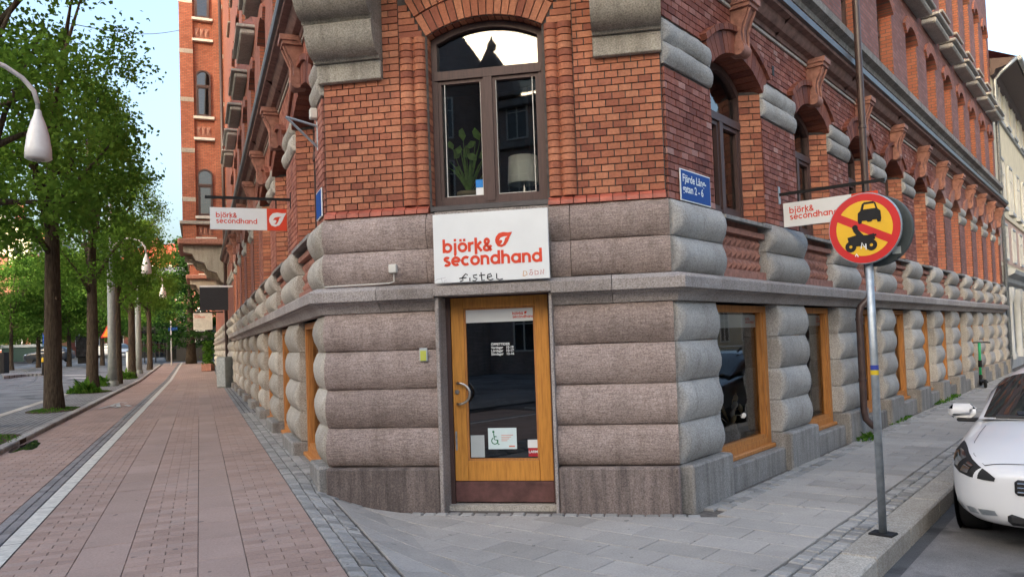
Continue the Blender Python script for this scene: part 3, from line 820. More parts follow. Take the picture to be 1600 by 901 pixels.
# radial bricks of the arch
def voussoirs(mbx, F, c, hw, zs, rise, r0, r1, d0, d1, n, single=None, name='arch_brick'):
    r = (hw*hw+rise*rise)/(2*rise); zc = zs+rise-r; a = math.asin(min(1, hw/r))
    for i in range(n):
        t0, t1 = -a+2*a*i/n+.005/r, -a+2*a*(i+1)/n-.005/r
        q = [(c+(r+rr)*math.sin(t), zc+(r+rr)*math.cos(t)) for rr, t in ((r0,t0),(r0,t1),(r1,t1),(r1,t0))]
        j = random.uniform(-.003, .003)
        if single: MB().prism(q, d0+j, d1).build(name, single, bld, F)
        else: mbx.prism(q, d0+j, d1, F, random.random())
voussoirs(None, FC, WC, WHW+.012, WZS, WR+.006, .0, .225, -.02, .25, 17, m_bo1)
voussoirs(None, FC, WC, WHW+.012, WZS, WR+.006, .235, .43, -.035, .03, 21, m_bo1)
for side in (-1, 1):                                 # cut bricks between jamb and arch
    for k in range(5):
        za, zb_ = WZS+.004+k*.07, WZS+.004+k*.07+.06; u_ = .60+(zb_-WZS)*.52
        if u_ < .89: MB().box(*sorted((WC+side*(u_+.006), WC+side*(WHW+JW-.006))), -.012, .05, za, zb_).build('skew_brick', m_bo1, bld, FC)
MB().box(2.93, 3.0, -.02, .02, 4.86, 4.98).build('air_vent', m_black, bld, FR)
def window(F, c, d, hw, zb, zs, rise, mat, glass, name='window', trans=None, mull=False, t=.06, dep=.07, parent=None, sash=.045):
    key = ('w', round(hw,3), round(zb,3), round(zs,3), round(rise,3), mat.name, trans, mull)
    if key not in _cm:
        mb = MB(); o, i_ = arch_poly(hw, zb, zs, rise), arch_poly(hw-t, zb+t, zs, rise*(1-t/hw)-t*.0)
        i_ = [(x, z-(t*.75 if k > 1 else 0)) for k, (x, z) in enumerate(i_)]
        mb.ring(o, i_, 0, dep)
        if trans: mb.box(-hw+t*.5, hw-t*.5, -.012, dep-.01, trans-.045, trans+.045)
        if mull: mb.box(-.045, .045, -.008, dep-.014, zb+t*.5, (trans or zs)-.045)
        if sash:
            cellz = [(zb+t, (trans-.05) if trans else zs)]
            for a, b in cellz:
                for x0, x1 in (((-hw+t, -.045), (.045, hw-t)) if mull else ((-hw+t, hw-t),)):
                    mb.ring([(x0,a),(x1,a),(x1,b),(x0,b)], [(x0+sash,a+sash),(x1-sash,a+sash),(x1-sash,b-sash),(x0+sash,b-sash)], .012, dep-.02)
        me = mb.mesh(name)
        pn = MB(); p = arch_poly(hw-t*.6, zb+t*.6, zs-t*.3, rise*.9); pn.add([(x, dep*.62, z) for x, z in p], [tuple(range(len(p)))])
        _cm[key] = (me, pn.mesh('pane'))
    me, pm = _cm[key]
    o = put(name, me, mat, parent or bld, F @ T(c, d, 0))
    put('pane', pm, glass, o, F @ T(c, d, 0))
    return o
bw = window(FC, WC, .12, WHW-.002, 3.03, WZS, WR-.004, m_brownwood, m_glass, 'window', 4.37, True, .06, .09, sash=.034)
mb2 = MB()                                            # pale inner beads of the sashes and paint scars on the transom
for x0, x1 in ((-WHW+.137, -.087), (.087, WHW-.137)):
    mb2.ring([(x0-.01,3.124),(x1+.01,3.124),(x1+.01,4.295),(x0-.01,4.295)], [(x0-.003,3.131),(x1+.003,3.131),(x1+.003,4.288),(x0-.003,4.288)], .137, .15)
mb2.build('glazing_bead', m_cream, bw, FC @ T(WC, 0, 0))
MB().add([(-.62,-.06,2.955),(.58,-.06,2.955),(.58,.13,2.955),(-.62,.13,2.955),(-.62,-.06,3.0),(.58,-.06,3.0),(.58,.13,3.04),(-.62,.13,3.04)],
   [(0,1,5,4),(1,2,6,5),(3,0,4,7),(4,5,6,7),(3,2,1,0),(2,3,7,6)]).build('window_sill', m_lead, bw, FC)
# consoles under the oriel
def console(F, u0, u1, wrap):
    MB().bbox(u0, u1, -.07, .1, 4.35, 4.545, .008).build('console_stone', m_console, bld, F)
    z = 4.548; d = -.10
    for k in range(3):
        h_ = .33; P = [(.1, z), (d, z), (d-.012, z+.03)]
        P += [(d-.012-.20*math.sin(t), z+.03+.24*(1-math.cos(t))) for t in [math.pi/2*i/7 for i in range(1, 8)]]
        P += [(d-.225, z+.30), (d-.19, z+h_), (.1, z+h_)]
        m = MB(); n = len(P)
        m.add([(u, y, zz) for u in (u0-(.02+.03*k if wrap < 0 else 0), u1+(.02+.03*k if wrap > 0 else 0)) for y, zz in P], [tuple(range(n)), tuple(range(2*n-1, n-1, -1))]+[((i+1)%n, i, n+i, n+(i+1)%n) for i in range(n)])
        autosmooth(m.build('console_stone', m_console, bld, F), 40); z += h_+.004; d -= .19
console(FC, -1.79, -1.10, -1); console(FC, 1.05, 1.705, 0)
mb.build('brick_field', m_bo, bld, I4, attr=True)['kind'] = 'stuff'
# oriel carried by the consoles, above the picture
mbo = MB(); mbo.slab([(-1.7,.0),(-1.45,-.62),(1.45,-.62),(1.65,.0)], 5.56, 19.4); mbo.build('oriel', m_to, bld, FC)

# ---------------- the door
door = MB()
door.box(-.545,-.50,.10,.20,.0,2.13); door.box(.50,.545,.10,.20,.0,2.13); door.box(-.50,.50,.10,.20,2.092,2.13)
dr = door.build('door', m_brownwood, bld, FC)
DY = .115
for nm, a in (('stile', (-.497,-.365,.255,2.09)), ('stile', (.365,.497,.255,2.09)), ('rail', (-.363,.363,.255,.455)), ('rail', (-.363,.363,1.985,2.09))):
    MB().bbox(a[0], a[1], DY, DY+.05, a[2], a[3], .004).build(nm, m_oak, dr, FC)
MB().ring([(-.363,.457),(.363,.457),(.363,1.983),(-.363,1.983)], [(-.345,.475),(.345,.475),(.345,1.965),(-.345,1.965)], DY+.008, DY+.045).build('glazing_bead', m_oak2, dr, FC)
MB().box(-.347,.347,DY+.03,DY+.034,.473,1.967).build('pane', m_glassd, dr, FC)
m_kick = plain('worn_maroon_kickplate', (.105,.047,.042), .6, .4, var=.5, scale=6, bump=.15)
MB().bbox(-.498,.498,DY-.004,DY+.05,.045,.25,.004).build('kick_plate', m_kick, dr, FC)
hm = MB()
P = [(-.455, DY-.0, 1.235)]+[(-.455+.03+.115*math.sin(t)-.03*0, DY-.055-.0*i, 1.13+.105*math.cos(t)) for i, t in enumerate([math.pi*k/14 for k in range(15)])]+[(-.455, DY, 1.025)]
hm.tube(P, .0125, 10); hm.build('handle', m_steel, dr, FC, smooth=True)
P2 = [(-.33+.08*math.sin(math.pi*k/12), DY+.08, 1.13+.105*math.cos(math.pi*k/12)) for k in range(13)]
MB().tube(P2, .011, 8).build('inner_handle', m_black, dr, FC, smooth=True)
MB().lathe([(0,0),(.024,0),(.024,.012),(.018,.018),(0,.018)], 16, T(-.452, DY, 1.145) @ Matrix.Rotation(R(90),4,'X')).build('lock', m_steel, dr, FC)
MB().bbox(-.487,-.467,DY-.006,DY+.01,.56,.75,.003).build('lock_plate', m_galv, dr, FC)
for z in (.62, 1.2, 1.72): MB().tube([(.508,DY-.006,z),(.508,DY-.006,z+.10)], .009, 8).build('hinge', m_steel, dr, FC)
# shop behind the glass
for z in (.0, 2.72, 5.62, 9.15, 12.95, 16.85):
    pl = [Lp(EL,-.35)[:2], Lp(.2,-.35)[:2], tuple((FC @ Vector((-1.5,.4,0)))[:2]), tuple((FC @ Vector((1.4,.4,0)))[:2]), Rp(.2,-.35)[:2], Rp(ER,-.35)[:2], (8., 38.)]
    MB().slab(pl, z-.12, z).build('floor_slab', m_room, bld, I4)
for F_, L_ in ((FR, (2.6, ER)), (FL, (-EL, -2.6))): MB().box(L_[0], L_[1], 3.6, 3.7, 0, 19).build('partition_wall', m_room, bld, F_)
MB().box(.75,2.75,.85,.93,.0,2.6).build('reflection_panel', m_to, bld, FR)  # added brick panel imitating the brick fronts mirrored in the first shop window
MB().box(-2.2, 2.2, 4.2, 4.3, 0, 19).build('partition_wall', m_room, bld, FC)

# ---------------- the two street fronts
CR = [1.78,4.38,6.80,9.12,11.39,13.43,15.47,17.41,19.31,21.22,23.0]
CLs = [1.47,4.43,7.27,10.1,12.95,15.75,18.5,21.2]
def side(F, cs, sgn, end, mfield, mtex, mstone, real, lim_up):
    """one street front; cs are window centres measured from the corner, sgn = direction of local x"""
    pit = [min([abs(c-o) for o in cs if o != c]) for c in cs]
    hwU = [min(.72, .295*p) if sgn > 0 else .9 for p in pit]
    hwG = [min(.72, .31*p) if sgn > 0 else .86 for p in pit]
    if sgn > 0: hwG[0] = .86
    X = lambda s: sgn*s
    def rng_(s0, s1): return (s0, s1) if sgn > 0 else (-s1, -s0)
    # --- ground floor: piers of rounded blocks between oak windows
    edges = [0.]+[v for c, h_ in zip(cs, hwG) for v in (c-h_, c+h_)]+[end]
    for i in range(0, len(edges)-1, 2):
        a, b = rng_(edges[i], edges[i+1]); wd = b-a; first = i == 0
        e = min(.12, wd*.3)
        MB().bbox(a, b, -.15, .45, -.3, .425, .02).build('plinth_stone', m_gran_pl, bld, F)
        for z0, z1 in zip(ROWS[:-1], ROWS[1:]): block(F, a, b, z0, z1, mstone, .075, .42, e if not(first and sgn > 0) else .10, e if not(first and sgn < 0) else .10, -.03 if sgn > 0 else -.025)
        if wd > .9 and not first: pass
    for c, h_ in zip(cs, hwG):
        a, b = rng_(c-h_, c+h_)
        MB().bbox(a+.003, b-.003, -.07, .40, -.3, .25, .015).build('plinth_stone', m_gran_pl, bld, F)
        wn = window(F, X(c), .10 if sgn > 0 else .05, h_-.005, .27, 1.95, 0., m_oak2, m_glass, 'shop_window', None, False, .10, .12)
        MB().bbox(a+.01, b-.01, .04 if sgn > 0 else -.01, .12, .25, .30, .01).build('sill', m_oak2, wn, F)
        MB().box(a+.1, b-.1, .178, .181, 1.70, 1.85).build('banner', m_white, wn, F)
    # --- two block courses above the band, terracotta panels under the windows
    hwP = [h_-.10 for h_ in hwU]
    edges = [0.]+[v for c, h_ in zip(cs, hwP) for v in (c-h_, c+h_)]+[end]
    for i in range(0, len(edges)-1, 2):
        a, b = rng_(edges[i], edges[i+1]); e = min(.14, (b-a)*.3)
        for z0, z1 in zip(UP[:-1], UP[1:]): block(F, a, b, z0, z1, mstone, .10, .3, e, e, -.03)
    for c, h_ in zip(cs, hwP):
        a, b = rng_(c-h_, c+h_); m = MB(); m.box(a, b, .06, .3, 2.24, 2.93)
        m.box(a, b, -.02, .1, 2.245, 2.34); m.box(a, b, -.02, .1, 2.74, 2.80)
        nx = max(3, int((b-a)/.13)); 
        for ix in range(nx):
            for iz in range(3):
                x, z = a+(ix+.5)*(b-a)/nx, 2.34+(iz+.5)*.40/3; q = .5*(b-a)/nx-.006
                m.add([(x-q,.06,z-.06),(x+q,.06,z-.06),(x+q,.06,z+.06),(x-q,.06,z+.06),(x,.015,z)], [(0,1,4),(1,2,4),(2,3,4),(3,0,4)])
        m.build('terracotta_panel', m_terra, bld, F)
        MB().add([(a-.04,-.10,2.86),(b+.04,-.10,2.86),(b+.04,.32,2.94),(a-.04,.32,2.94),(a-.04,-.10,2.90),(b+.04,-.10,2.90),(b+.04,.32,2.985),(a-.04,.32,2.985)],
           [(0,1,5,4),(1,2,6,5),(3,0,4,7),(4,5,6,7),(3,2,1,0),(2,3,7,6)]).build('window_sill', m_gran_pl, bld, F)
    # --- first floor
    ZS, RS_ = 4.52, .26
    ops = [(X(c), h_, 2.9, ZS, RS_) for c, h_ in zip(cs, hwU)]
    u0, u1 = rng_(0.01, end)
    edges = [0.]+[v for c, h_ in zip(cs, hwU) for v in (c-h_, c+h_)]+[end]
    rects = []
    for i in range(0, len(edges)-1, 2):
        a, b = rng_(edges[i], edges[i+1]); e = .07
        rects.append((a, b, 4.25, 4.69))
        for z0, z1 in ((4.25,4.47),(4.47,4.69)): block(F, a, b, z0, z1, mstone, .055, .1, e, e, -.02)
    ra, rb = rng_(0., real)
    if sgn > 0:
        wall(F, 'wall', 0.01, real, 2.94, 6.02, [o for o in ops if o[0] < real], m_mortar, .004)
        wall(F, 'wall', real, end, 2.94, 6.02, [o for o in ops if o[0] > real], mtex, -.01)
    else:
        wall(F, 'wall', -real, -.01, 2.94, 6.02, [o for o in ops if o[0] > -real], m_mortar, .004)
        wall(F, 'wall', -end, -real, 2.94, 6.02, [o for o in ops if o[0] < -real], mtex, -.01)
    mbf, mbo, mba = MB(), MB(), MB()
    near = [o for o in ops if abs(o[0]) < real]
    brick_field(mbf, F, brick_cells(ra+.012*(sgn > 0), rb-.012*(sgn < 0), 2.95, 6.0, near, rects, pitch=.155))
    for (c, h_, zb, zs, r_) in ops:
        inn = h_-.17
        jb = [((c+inn,.24),(c+h_,.0)), ((c-h_,.0),(c-inn,.24))]
        for p, q in jb:
            Fj, Lj = sub(F, p, q)
            m = MB().add([(0,0,2.95),(Lj,0,2.95),(Lj,0,zs+.03),(0,0,zs+.03)], [(0,1,2,3)])
            if abs(c) < real:
                m.build('reveal', m_mortar, bld, Fj)
                cl = []
                n = 20
                for k in range(n):
                    z = 2.96+k*(zs-2.96)/n; zt = z+(zs-2.96)/n-.012
                    xs = [0, .16, Lj] if k % 2 else [0, .20, Lj]
                    for a, b in zip(xs[:-1], xs[1:]): cl.append((a+.005, b-.005, z, zt))
                brick_field(mbo, Fj, cl, -.014, .01)
            else: m.build('reveal', m_to, bld, Fj)
        if abs(c) < real:
            voussoirs(mba, F, c, h_, zs, r_, .0, .24, -.05, .36, 15); voussoirs(mba, F, c, h_+.02, zs, r_, .245, .31, -.085, .02, 15)
        else:
            rr = (h_*h_+r_*r_)/(2*r_); zc = zs+r_-rr; a_ = math.asin(h_/rr); m = MB()
            arc = lambda R_, n=8: [(c+R_*math.sin(-a_+2*a_*k/n), zc+R_*math.cos(-a_+2*a_*k/n)) for k in range(n+1)]
            m.prism(arc(rr+.26)+arc(rr)[::-1], -.06, .36); m.build('arch', m_terra, bld, F)
        window(F, c, .20, h_-.13, 2.98, zs, r_-.03, m_brownwood, m_glass, 'window', 4.12, True, .07, .09)
    mbf.build('brick_field', mfield, bld, I4, attr=True)['kind'] = 'stuff'
    mbo.build('jamb_bricks', m_bo, bld, I4, attr=True)['kind'] = 'stuff'
    mba.build('arch_bricks', m_bd, bld, I4, attr=True)['kind'] = 'stuff'
    # --- keystone corbels
    if 'corbel' not in _cm:
        m = MB(); pr = [(.05,.02),(-.10,.0),(-.145,.05),(-.15,.12),(-.12,.19),(-.115,.27),(-.15,.38),(-.21,.48),(-.235,.56),(.05,.56)]
        for y0, y1, k in ((-.11,.11,1.),):
            n = len(pr); vs = [(x*(1-.25*(1-z/.56)), y, z) for x in (y0, y1) for y, z in pr]
            m.add(vs, [tuple(range(n)), tuple(range(2*n-1,n-1,-1))]+[((i+1)%n,i,n+i,n+(i+1)%n) for i in range(n)])
        m.box(-.035,.035,-.262,-.2,.20,.56) if False else None
        for x in (-.075, .075): m.tube([(x*.9,-.155,.10),(x,-.155,.14),(x,-.150,.3),(x*1.1,-.2,.42),(x*1.2,-.255,.54)], .018, 6)
        m.tube([(-.125,-.085,.085),(.125,-.085,.085)], .085, 14); m.tube([(-.133,-.085,.085),(.133,-.085,.085)], .03, 10)
        m.box(-.145,.145,-.275,.05,.56,.61); m.box(-.165,.165,-.305,.05,.61,.68)
        _cm['corbel'] = m.mesh('corbel', True); _cm['corbel'].set_sharp_from_angle(angle=R(40))
    for c in cs: put('corbel', _cm['corbel'], m_terra, bld, F @ T(X(c), -.02, 4.76) @ Matrix.Diagonal((.85,.85,.93,1)))
    # --- cornice and string course
    sd_ = 'R' if sgn > 0 else 'L'
    run('cornice', [(0,5.34),(.05,5.35),(.06,5.40),(.13,5.42),(.17,5.47),(.19,5.53),(.27,5.55),(.28,5.585)], m_corn, .02, end, sd_, 8)
    run('cornice_flashing', [(0,5.575),(.285,5.59),(.32,5.60),(.325,5.68),(.30,5.70),(0,5.76)], m_lead, .02, end, sd_, 6)
    run('string_course', [(0,6.02),(.08,6.03),(.10,6.10),(.20,6.14),(.21,6.24),(0,6.30)], m_gran_pl, .02, end, sd_, 10)
    run('white_fillet', [(.0,5.30),(.035,5.30),(.035,5.335),(0,5.335)], m_gran_wm, .02, end, sd_, 3)
    n = int(end/.16); m = MB()
    for k in range(n): m.box(X(.1+k*.16)-.035, X(.1+k*.16)+.035, -.075, .02, 5.92, 6.015)
    m.build('dentil_course', m_terra, bld, F)['kind'] = 'stuff'
    # --- upper floors
    for (za, zb, sill, zs, rise, hood) in ((6.02,9.2,6.36,7.72,.24,8.42), (9.2,13.,9.5,11.2,.3,None), (13.,16.9,13.3,15.1,.3,16.2), (16.9,19.4,17.1,18.4,.3,None)):
        hh = [min(.56, .25*p) if sgn > 0 else .66 for p in pit]
        ops = [(X(c), h_, sill, zs, rise) for c, h_ in zip(cs, hh)]
        wall(F, 'wall', u0, u1, za, zb, ops, mtex, -.0)
        for (c, h_, z_, zs_, r_), s_ in zip(ops, cs):
            for p, q in (((c+h_,.30),(c+h_,.0)), ((c-h_,.0),(c-h_,.30))):
                Fj, Lj = sub(F, p, q)
                m = MB().add([(0,0,z_),(Lj,0,z_),(Lj,0,zs_+.02),(0,0,zs_+.02)], [(0,1,2,3)]).build('reveal', m_to, bld, Fj)
            rr = (h_*h_+r_*r_)/(2*r_); zc = zs_+r_-rr; a_ = math.asin(h_/rr)
            arc = lambda R_, n=8: [(c+R_*math.sin(-a_+2*a_*k/n), zc+R_*math.cos(-a_+2*a_*k/n)) for k in range(n+1)]
            MB().prism(arc(rr+.24)+arc(rr)[::-1], -.05, .30).build('arch', m_tp, bld, F)
            window(F, c, .22, h_, z_, zs_, r_, m_brownwood, m_glassd, 'window', zs_-.35, True, .06, .09)
            MB().bbox(c-h_-.05, c+h_+.05, -.09, .24, z_-.07, z_, .01).build('window_sill', m_gran_wm, bld, F)
            if hood:
                m = MB(); m.bbox(c-h_-.30, c+h_+.30, -.30, .02, hood, hood+.13, .03); m.bbox(c-h_-.36, c+h_+.36, -.38, .02, hood+.131, hood+.20, .015)
                m.build('window_hood', m_gran_gr, bld, F)
                MB().add([(c-h_-.3,-.30,hood+.202),(c+h_+.3,-.30,hood+.202),(c+h_+.3,.01,hood+.202),(c-h_-.3,.01,hood+.202),(c-.12,.0,hood+.75),(c+.12,.0,hood+.75)], [(0,1,5,4),(1,2,5),(3,0,4),(2,3,4,5)]).build('hood_gable', m_tm, bld, F)
    run('eaves_cornice', [(0,19.0),(.1,19.05),(.2,19.3),(.5,19.4),(.55,19.6),(0,19.7)], m_lead, .0, end, sd_, 2)
side(FR, CR, 1, ER, m_bm, m_tm, m_gran_gr, 13., 0)
side(FL, CLs, -1, EL, m_bp, m_tp, m_gran_wm, 8.7, 0)
# end wall, back, roof
MB().slab([pLf, PL_[:2], PR_[:2], pRf, (8.,38.)], 19.72, 19.9).build('roof', m_lead, bld, I4)
MB().slab([pRf, Rp(ER,-10)[:2], Rp(ER-.3,-10)[:2], Rp(ER-.3,-.4)[:2]], 0, 19.6).build('end_wall', m_tm, bld, I4)

# ================================================================ things fixed to the building
# the big shop sign over the door
sg = thing('shop_sign', FC @ T(-.05, -.15, 2.245), 'large white shop sign with red lettering and graffiti above the door', 'sign')
S0 = FC @ T(0, 0, 0)
MB().bbox(-.555, .575, -.235, -.20, 2.22, 2.89, .004).build('panel', m_white, sg, FC)
logo(sg, FC, -.46, 2.38, .093, -.237, True, .285)
m_ink = plain('marker_ink', (.02,.02,.022), .5); m_ink2 = plain('red_marker', (.45,.04,.02), .5); m_ink3 = plain('orange_marker', (.6,.28,.04), .5); m_ink4 = plain('faint_marker', (.38,.36,.38), .6)
def scrawl(parent, F, strokes, x, z, k, w_, mat, y):
    m = MB()
    for i, s_ in enumerate(strokes): ribbon(m, [(x+p[0]*k, z+p[1]*k) for p in s_], w_, y-.0003*i, None)
    m.build('graffiti', mat, parent, F)
scrawl(sg, FC, [[(0,0),(.5,.2),(.3,.5),(.9,1.1),(1.2,.9)],[(-.1,.45),(1.,.55)],[(1.5,0),(1.5,.5)],[(2.6,.9),(2.0,.8),(2.1,.5),(2.6,.3),(2.3,0),(1.9,.05)],[(3.2,1.2),(3.3,0),(3.7,.05)],[(2.9,.75),(3.8,.8)],[(4.1,.4),(4.8,.6),(4.6,.95),(4.2,.8),(4.1,.3),(4.5,.0),(5.0,.15)],[(5.5,.95),(5.5,.2),(5.9,0),(6.4,.1)]], -.30, 2.228, .066, .011, m_ink, -.237)
scrawl(sg, FC, [[(0,0),(.1,1),(.6,.9),(.8,.3),(.1,0)]], .32, 2.25, .05, .006, m_ink3, -.237)
scrawl(sg, FC, [[(1.2,.1),(1.5,.6),(1.9,.4),(1.7,0),(1.2,.1)],[(1.3,.9),(1.8,.95)],[(2.3,0),(2.3,.8),(2.9,.6),(2.9,.1),(2.3,0)],[(3.4,0),(3.4,.9),(3.9,0),(4.0,.95)]], .32, 2.26, .05, .006, m_ink2, -.237)
scrawl(sg, FC, [[(0,.6),(1.6,.9)],[(.8,.9),(1.0,0)],[(1.3,0),(1.4,.4),(1.8,.4)],[(-.6,.2),(.2,.7)]], -.53, 2.225, .055, .003, m_ink4, -.237)
# small logo and papers on the door glass belong to the door
ban = MB().box(-.345, .345, DY+.026, DY+.029, 1.835, 1.965).build('banner', m_white, dr, FC)
m = MB(); word(m, 'bj\u00f6rk&', .135, 1.90, .021, None, .24, DY+.025); word(m, 'secondhand', .135, 1.867, .021, None, .24, DY+.025); poly_at(m, LEAF, .255, 1.914, .027, DY+.0245, None); m.build('banner_lettering', m_red, dr, FC)
put('opening_hours', TX_HOURS, m_white, dr, FC @ T(-.095, DY+.028, 1.60))
m_paper = plain('pale_blue_paper', (.62,.74,.74), .6, var=.03); m_card = plain('grey_card', (.42,.46,.46), .6, var=.04); m_green = plain('green_print', (.01,.16,.06), .6); m_redst = plain('red_sticker', (.42,.02,.03), .5)
pp = MB().box(-.155, .135, DY+.025, DY+.028, .565, .775).build('accessibility_notice', m_paper, dr, FC)
m = MB()
for i, s_ in enumerate(([(-.098,.725),(-.092,.66),(-.065,.655)], arc(-.088,.648,.032,120,380,14), [(-.065,.655),(-.052,.61),(-.04,.615)], [(-.095,.69),(-.068,.69)])): ribbon(m, s_, .0095, DY+.0243-.0003*i, None)
ribbon(m, arc(-.1,.738,.006,0,360,10), .012, DY+.023, None); m.build('wheelchair_symbol', m_green, dr, FC)
m = MB()
for k in range(4): m.box(-.02, .10-.02*k, DY+.0235, DY+.0245, .70-.018*k, .706-.018*k)
m.box(.055,.115,DY+.0235,DY+.0245,.585,.60); m.build('notice_print', plain('faded_red_print', (.6,.25,.18), .6), dr, FC)
MB().box(-.335, -.195, DY+.025, DY+.028, .485, .705).build('card', m_card, dr, FC)
MB().box(.245, .345, DY+.025, DY+.028, .575, .655).build('sticker', m_white, dr, FC)
MB().box(.25, .345, DY+.024, DY+.027, .49, .573).build('alarm_sticker', m_redst, dr, FC)
put('alarm_lettering', TX_LARM, m_white, dr, FC @ T(.298, DY+.022, .525))
# small things on the stone beside the door
jb = thing('junction_box', FC @ T(-1.0, -.16, 2.32), 'small white junction box with cable on the brown stone', 'box')
MB().bbox(-1.045, -.965, -.165, -.10, 2.355, 2.44, .006).build('cover', m_cream, jb, FC)
MB().tube([(-1.005,-.12,2.355),(-1.005,-.12,2.27),(-1.05,-.14,2.253),(-1.4,-.16,2.25),(-1.72,-.16,2.245)], .006, 6).build('cable', m_cream, jb, FC)
m_yel = plain('yellow_green_label', (.45,.47,.08), .6)
nb = thing('notice_plate', FC @ T(-.72, -.16, 1.5), 'small yellow notice plate on the brown stone beside the door', 'plate')
MB().bbox(-.755, -.675, -.155, -.14, 1.47, 1.60, .003).build('plate', m_card, nb, FC); MB().box(-.745, -.685, -.158, -.153, 1.475, 1.575).build('sticker', m_yel, nb, FC)
# street-name plates
m_blue = plain('blue_enamel', (.010,.065,.28), .6, .2, var=.06)
def street_plate(F, u0, u1, z0, z1, label, txt):
    t = thing('street_name_sign', F @ T((u0+u1)/2, -.03, z0), label, 'sign')
    MB().bbox(u0, u1, -.035, -.022, z0, z1, .003).build('border', m_white, t, F)
    MB().bbox(u0+.012, u1-.012, -.038, -.03, z0+.012, z1-.012, .002).build('plate', m_blue, t, F)
    if txt: put('lettering', TX_STREET, m_white, t, F @ T(u0+.035, -.0395, z0+.19) @ Matrix.Diagonal((1.0,1,1,1)))
    return t
street_plate(FR, .22, .90, 2.95, 3.265, 'blue enamel street name sign beside the stone corner, white lettering', True)
street_plate(FL, -.42, -.05, 3.0, 3.30, 'blue street name plate seen edge-on at the pink brick corner', False)
# projecting shop signs
def hang_sign(F, u, z, L, flip, label, arm_z, ext=.3, small=False):
    """board square to the wall; its frame has x pointing to the reader's right"""
    t = thing('projecting_sign', F @ T(u, 0, z), label, 'sign')
    # reader looks along the wall away from the corner
    x0, x1 = (-L-.07, -.07) if flip else (.06, .06+L)
    h_ = .30 if not small else .28
    if flip:
        Fb = F @ T(u, 0, 0) @ Matrix(((0,-1,0,0),(1,0,0,0),(0,0,1,0),(0,0,0,1)))
    else:
        Fb = F @ T(u, 0, 0) @ Matrix(((0,1,0,0),(-1,0,0,0),(0,0,1,0),(0,0,0,1)))
    a, b = x0, x1; sp_ = a+(b-a)*.735
    MB().bbox(a, sp_, -.012, .012, z, z+h_, .002).build('board', m_white, t, Fb)
    MB().bbox(sp_, b, -.013, .012, z-.002, z+h_+.002, .002).build('emblem_panel', m_red, t, Fb)
    m = MB(); xh = .052*L/1.08*1.0; word(m, 'bj\u00f6rk&', a+.075, z+.165, xh*1.06, None, .22, -.0135); word(m, 'secondhand', a+.075, z+.085, xh*1.06, None, .22, -.0135); m.build('lettering', m_red, t, Fb)
    m = MB(); k = (b-sp_)*.80; poly_at(m, LEAF, sp_+.10*k+.01, z+.115, k, -.0145, None); m.build('leaf_emblem', m_white, t, Fb)
    m = MB(); poly_at(m, LEAF_IN, sp_+.10*k+.01, z+.115, k, -.0155, None); m.build('leaf_cutout', m_red, t, Fb)
    e0, e1 = (a-.06, -.0) if flip else (.0, b+.08)
    MB().box(e0, e1, -.018, .018, arm_z, arm_z+.035).build('arm', m_black, t, Fb)
    w0 = -.02 if flip else .0
    MB().bbox(w0, w0+.02, -.03, .03, arm_z-.10, arm_z+.12, .004).build('wall_plate', m_black if flip else m_galv, t, Fb)
    for x in (a+(b-a)*.17, a+(b-a)*.86): MB().box(x-.008, x+.008, -.008, .008, z+h_-.01, arm_z+.002).build('hanger', m_black, t, Fb)
    return t
hang_sign(FR, 2.98, 2.93, 1.10, False, 'projecting shop sign on a black arm half hidden by the round traffic sign', 3.33)
hang_sign(FL, -3.05, 3.28, 1.0, True, 'projecting shop sign hanging over the red paved walk, fully readable', 3.70)
# rain-water pipes
def downpipe(F, u, top, label, kink=True):
    t = thing('downpipe', F @ T(u, -.12, 0), label, 'drainpipe')
    m = MB(); P = [(u,-.13,top)]
    P = [(u,-.40,top),(u,-.40,2.95)]
    P += [(u,-.38,2.75),(u,-.37,2.62),(u+.04,-.36,2.48),(u+.10,-.36,2.38),(u+.13,-.36,2.18),(u+.11,-.34,2.08),(u+.02,-.24,1.96),(u,-.22,1.86),(u,-.22,.42),(u+.01,-.24,.30),(u+.05,-.32,.20),(u+.09,-.38,.17)]
    autosmooth(m.tube(P, .05, 14).build('pipe', m_pipe, t, F), 60)
    for z in (1.75, .85, 3.2, 4.6): MB().lathe([(.05,0),(.058,.005),(.058,.045),(.05,.05)], 14, T(u, -.22 if z < 1.9 else -.40, z)).build('clamp', m_pipe, t, F)
downpipe(FR, 5.52, 12., 'brown downpipe kinking over the stone band behind the sign pole')
t = thing('downpipe', FL @ T(-27.7,-.1,0), 'straight thin downpipe beside the projecting brick bay', 'drainpipe')
MB().tube([(-27.6,-.12,19),(-27.6,-.12,.4)], .07, 10).build('pipe', m_pipe, t, FL, smooth=True); MB().bbox(-27.75,-27.3,-.35,-.05,.15,1.25,.02).build('pipe_guard', m_galv, t, FL)
t = thing('lamp_bracket', FL @ T(-.35,-.05,3.95), 'small triangular steel bracket with a beige sensor on the brick corner', 'bracket')
m = MB()
for p, q in (((0,0,4.02),(0,-.34,4.10)), ((0,-.34,4.10),(0,-.02,3.80)), ((0,-.01,4.08),(0,-.01,3.76))): m.tube([(-.35+a[0], a[1], a[2]) for a in (p, q)], .014, 6)
m.build('frame', m_galv, t, FL); MB().bbox(-.40,-.31,-.09,-.01,4.10,4.21,.008).build('sensor', m_cream, t, FL)

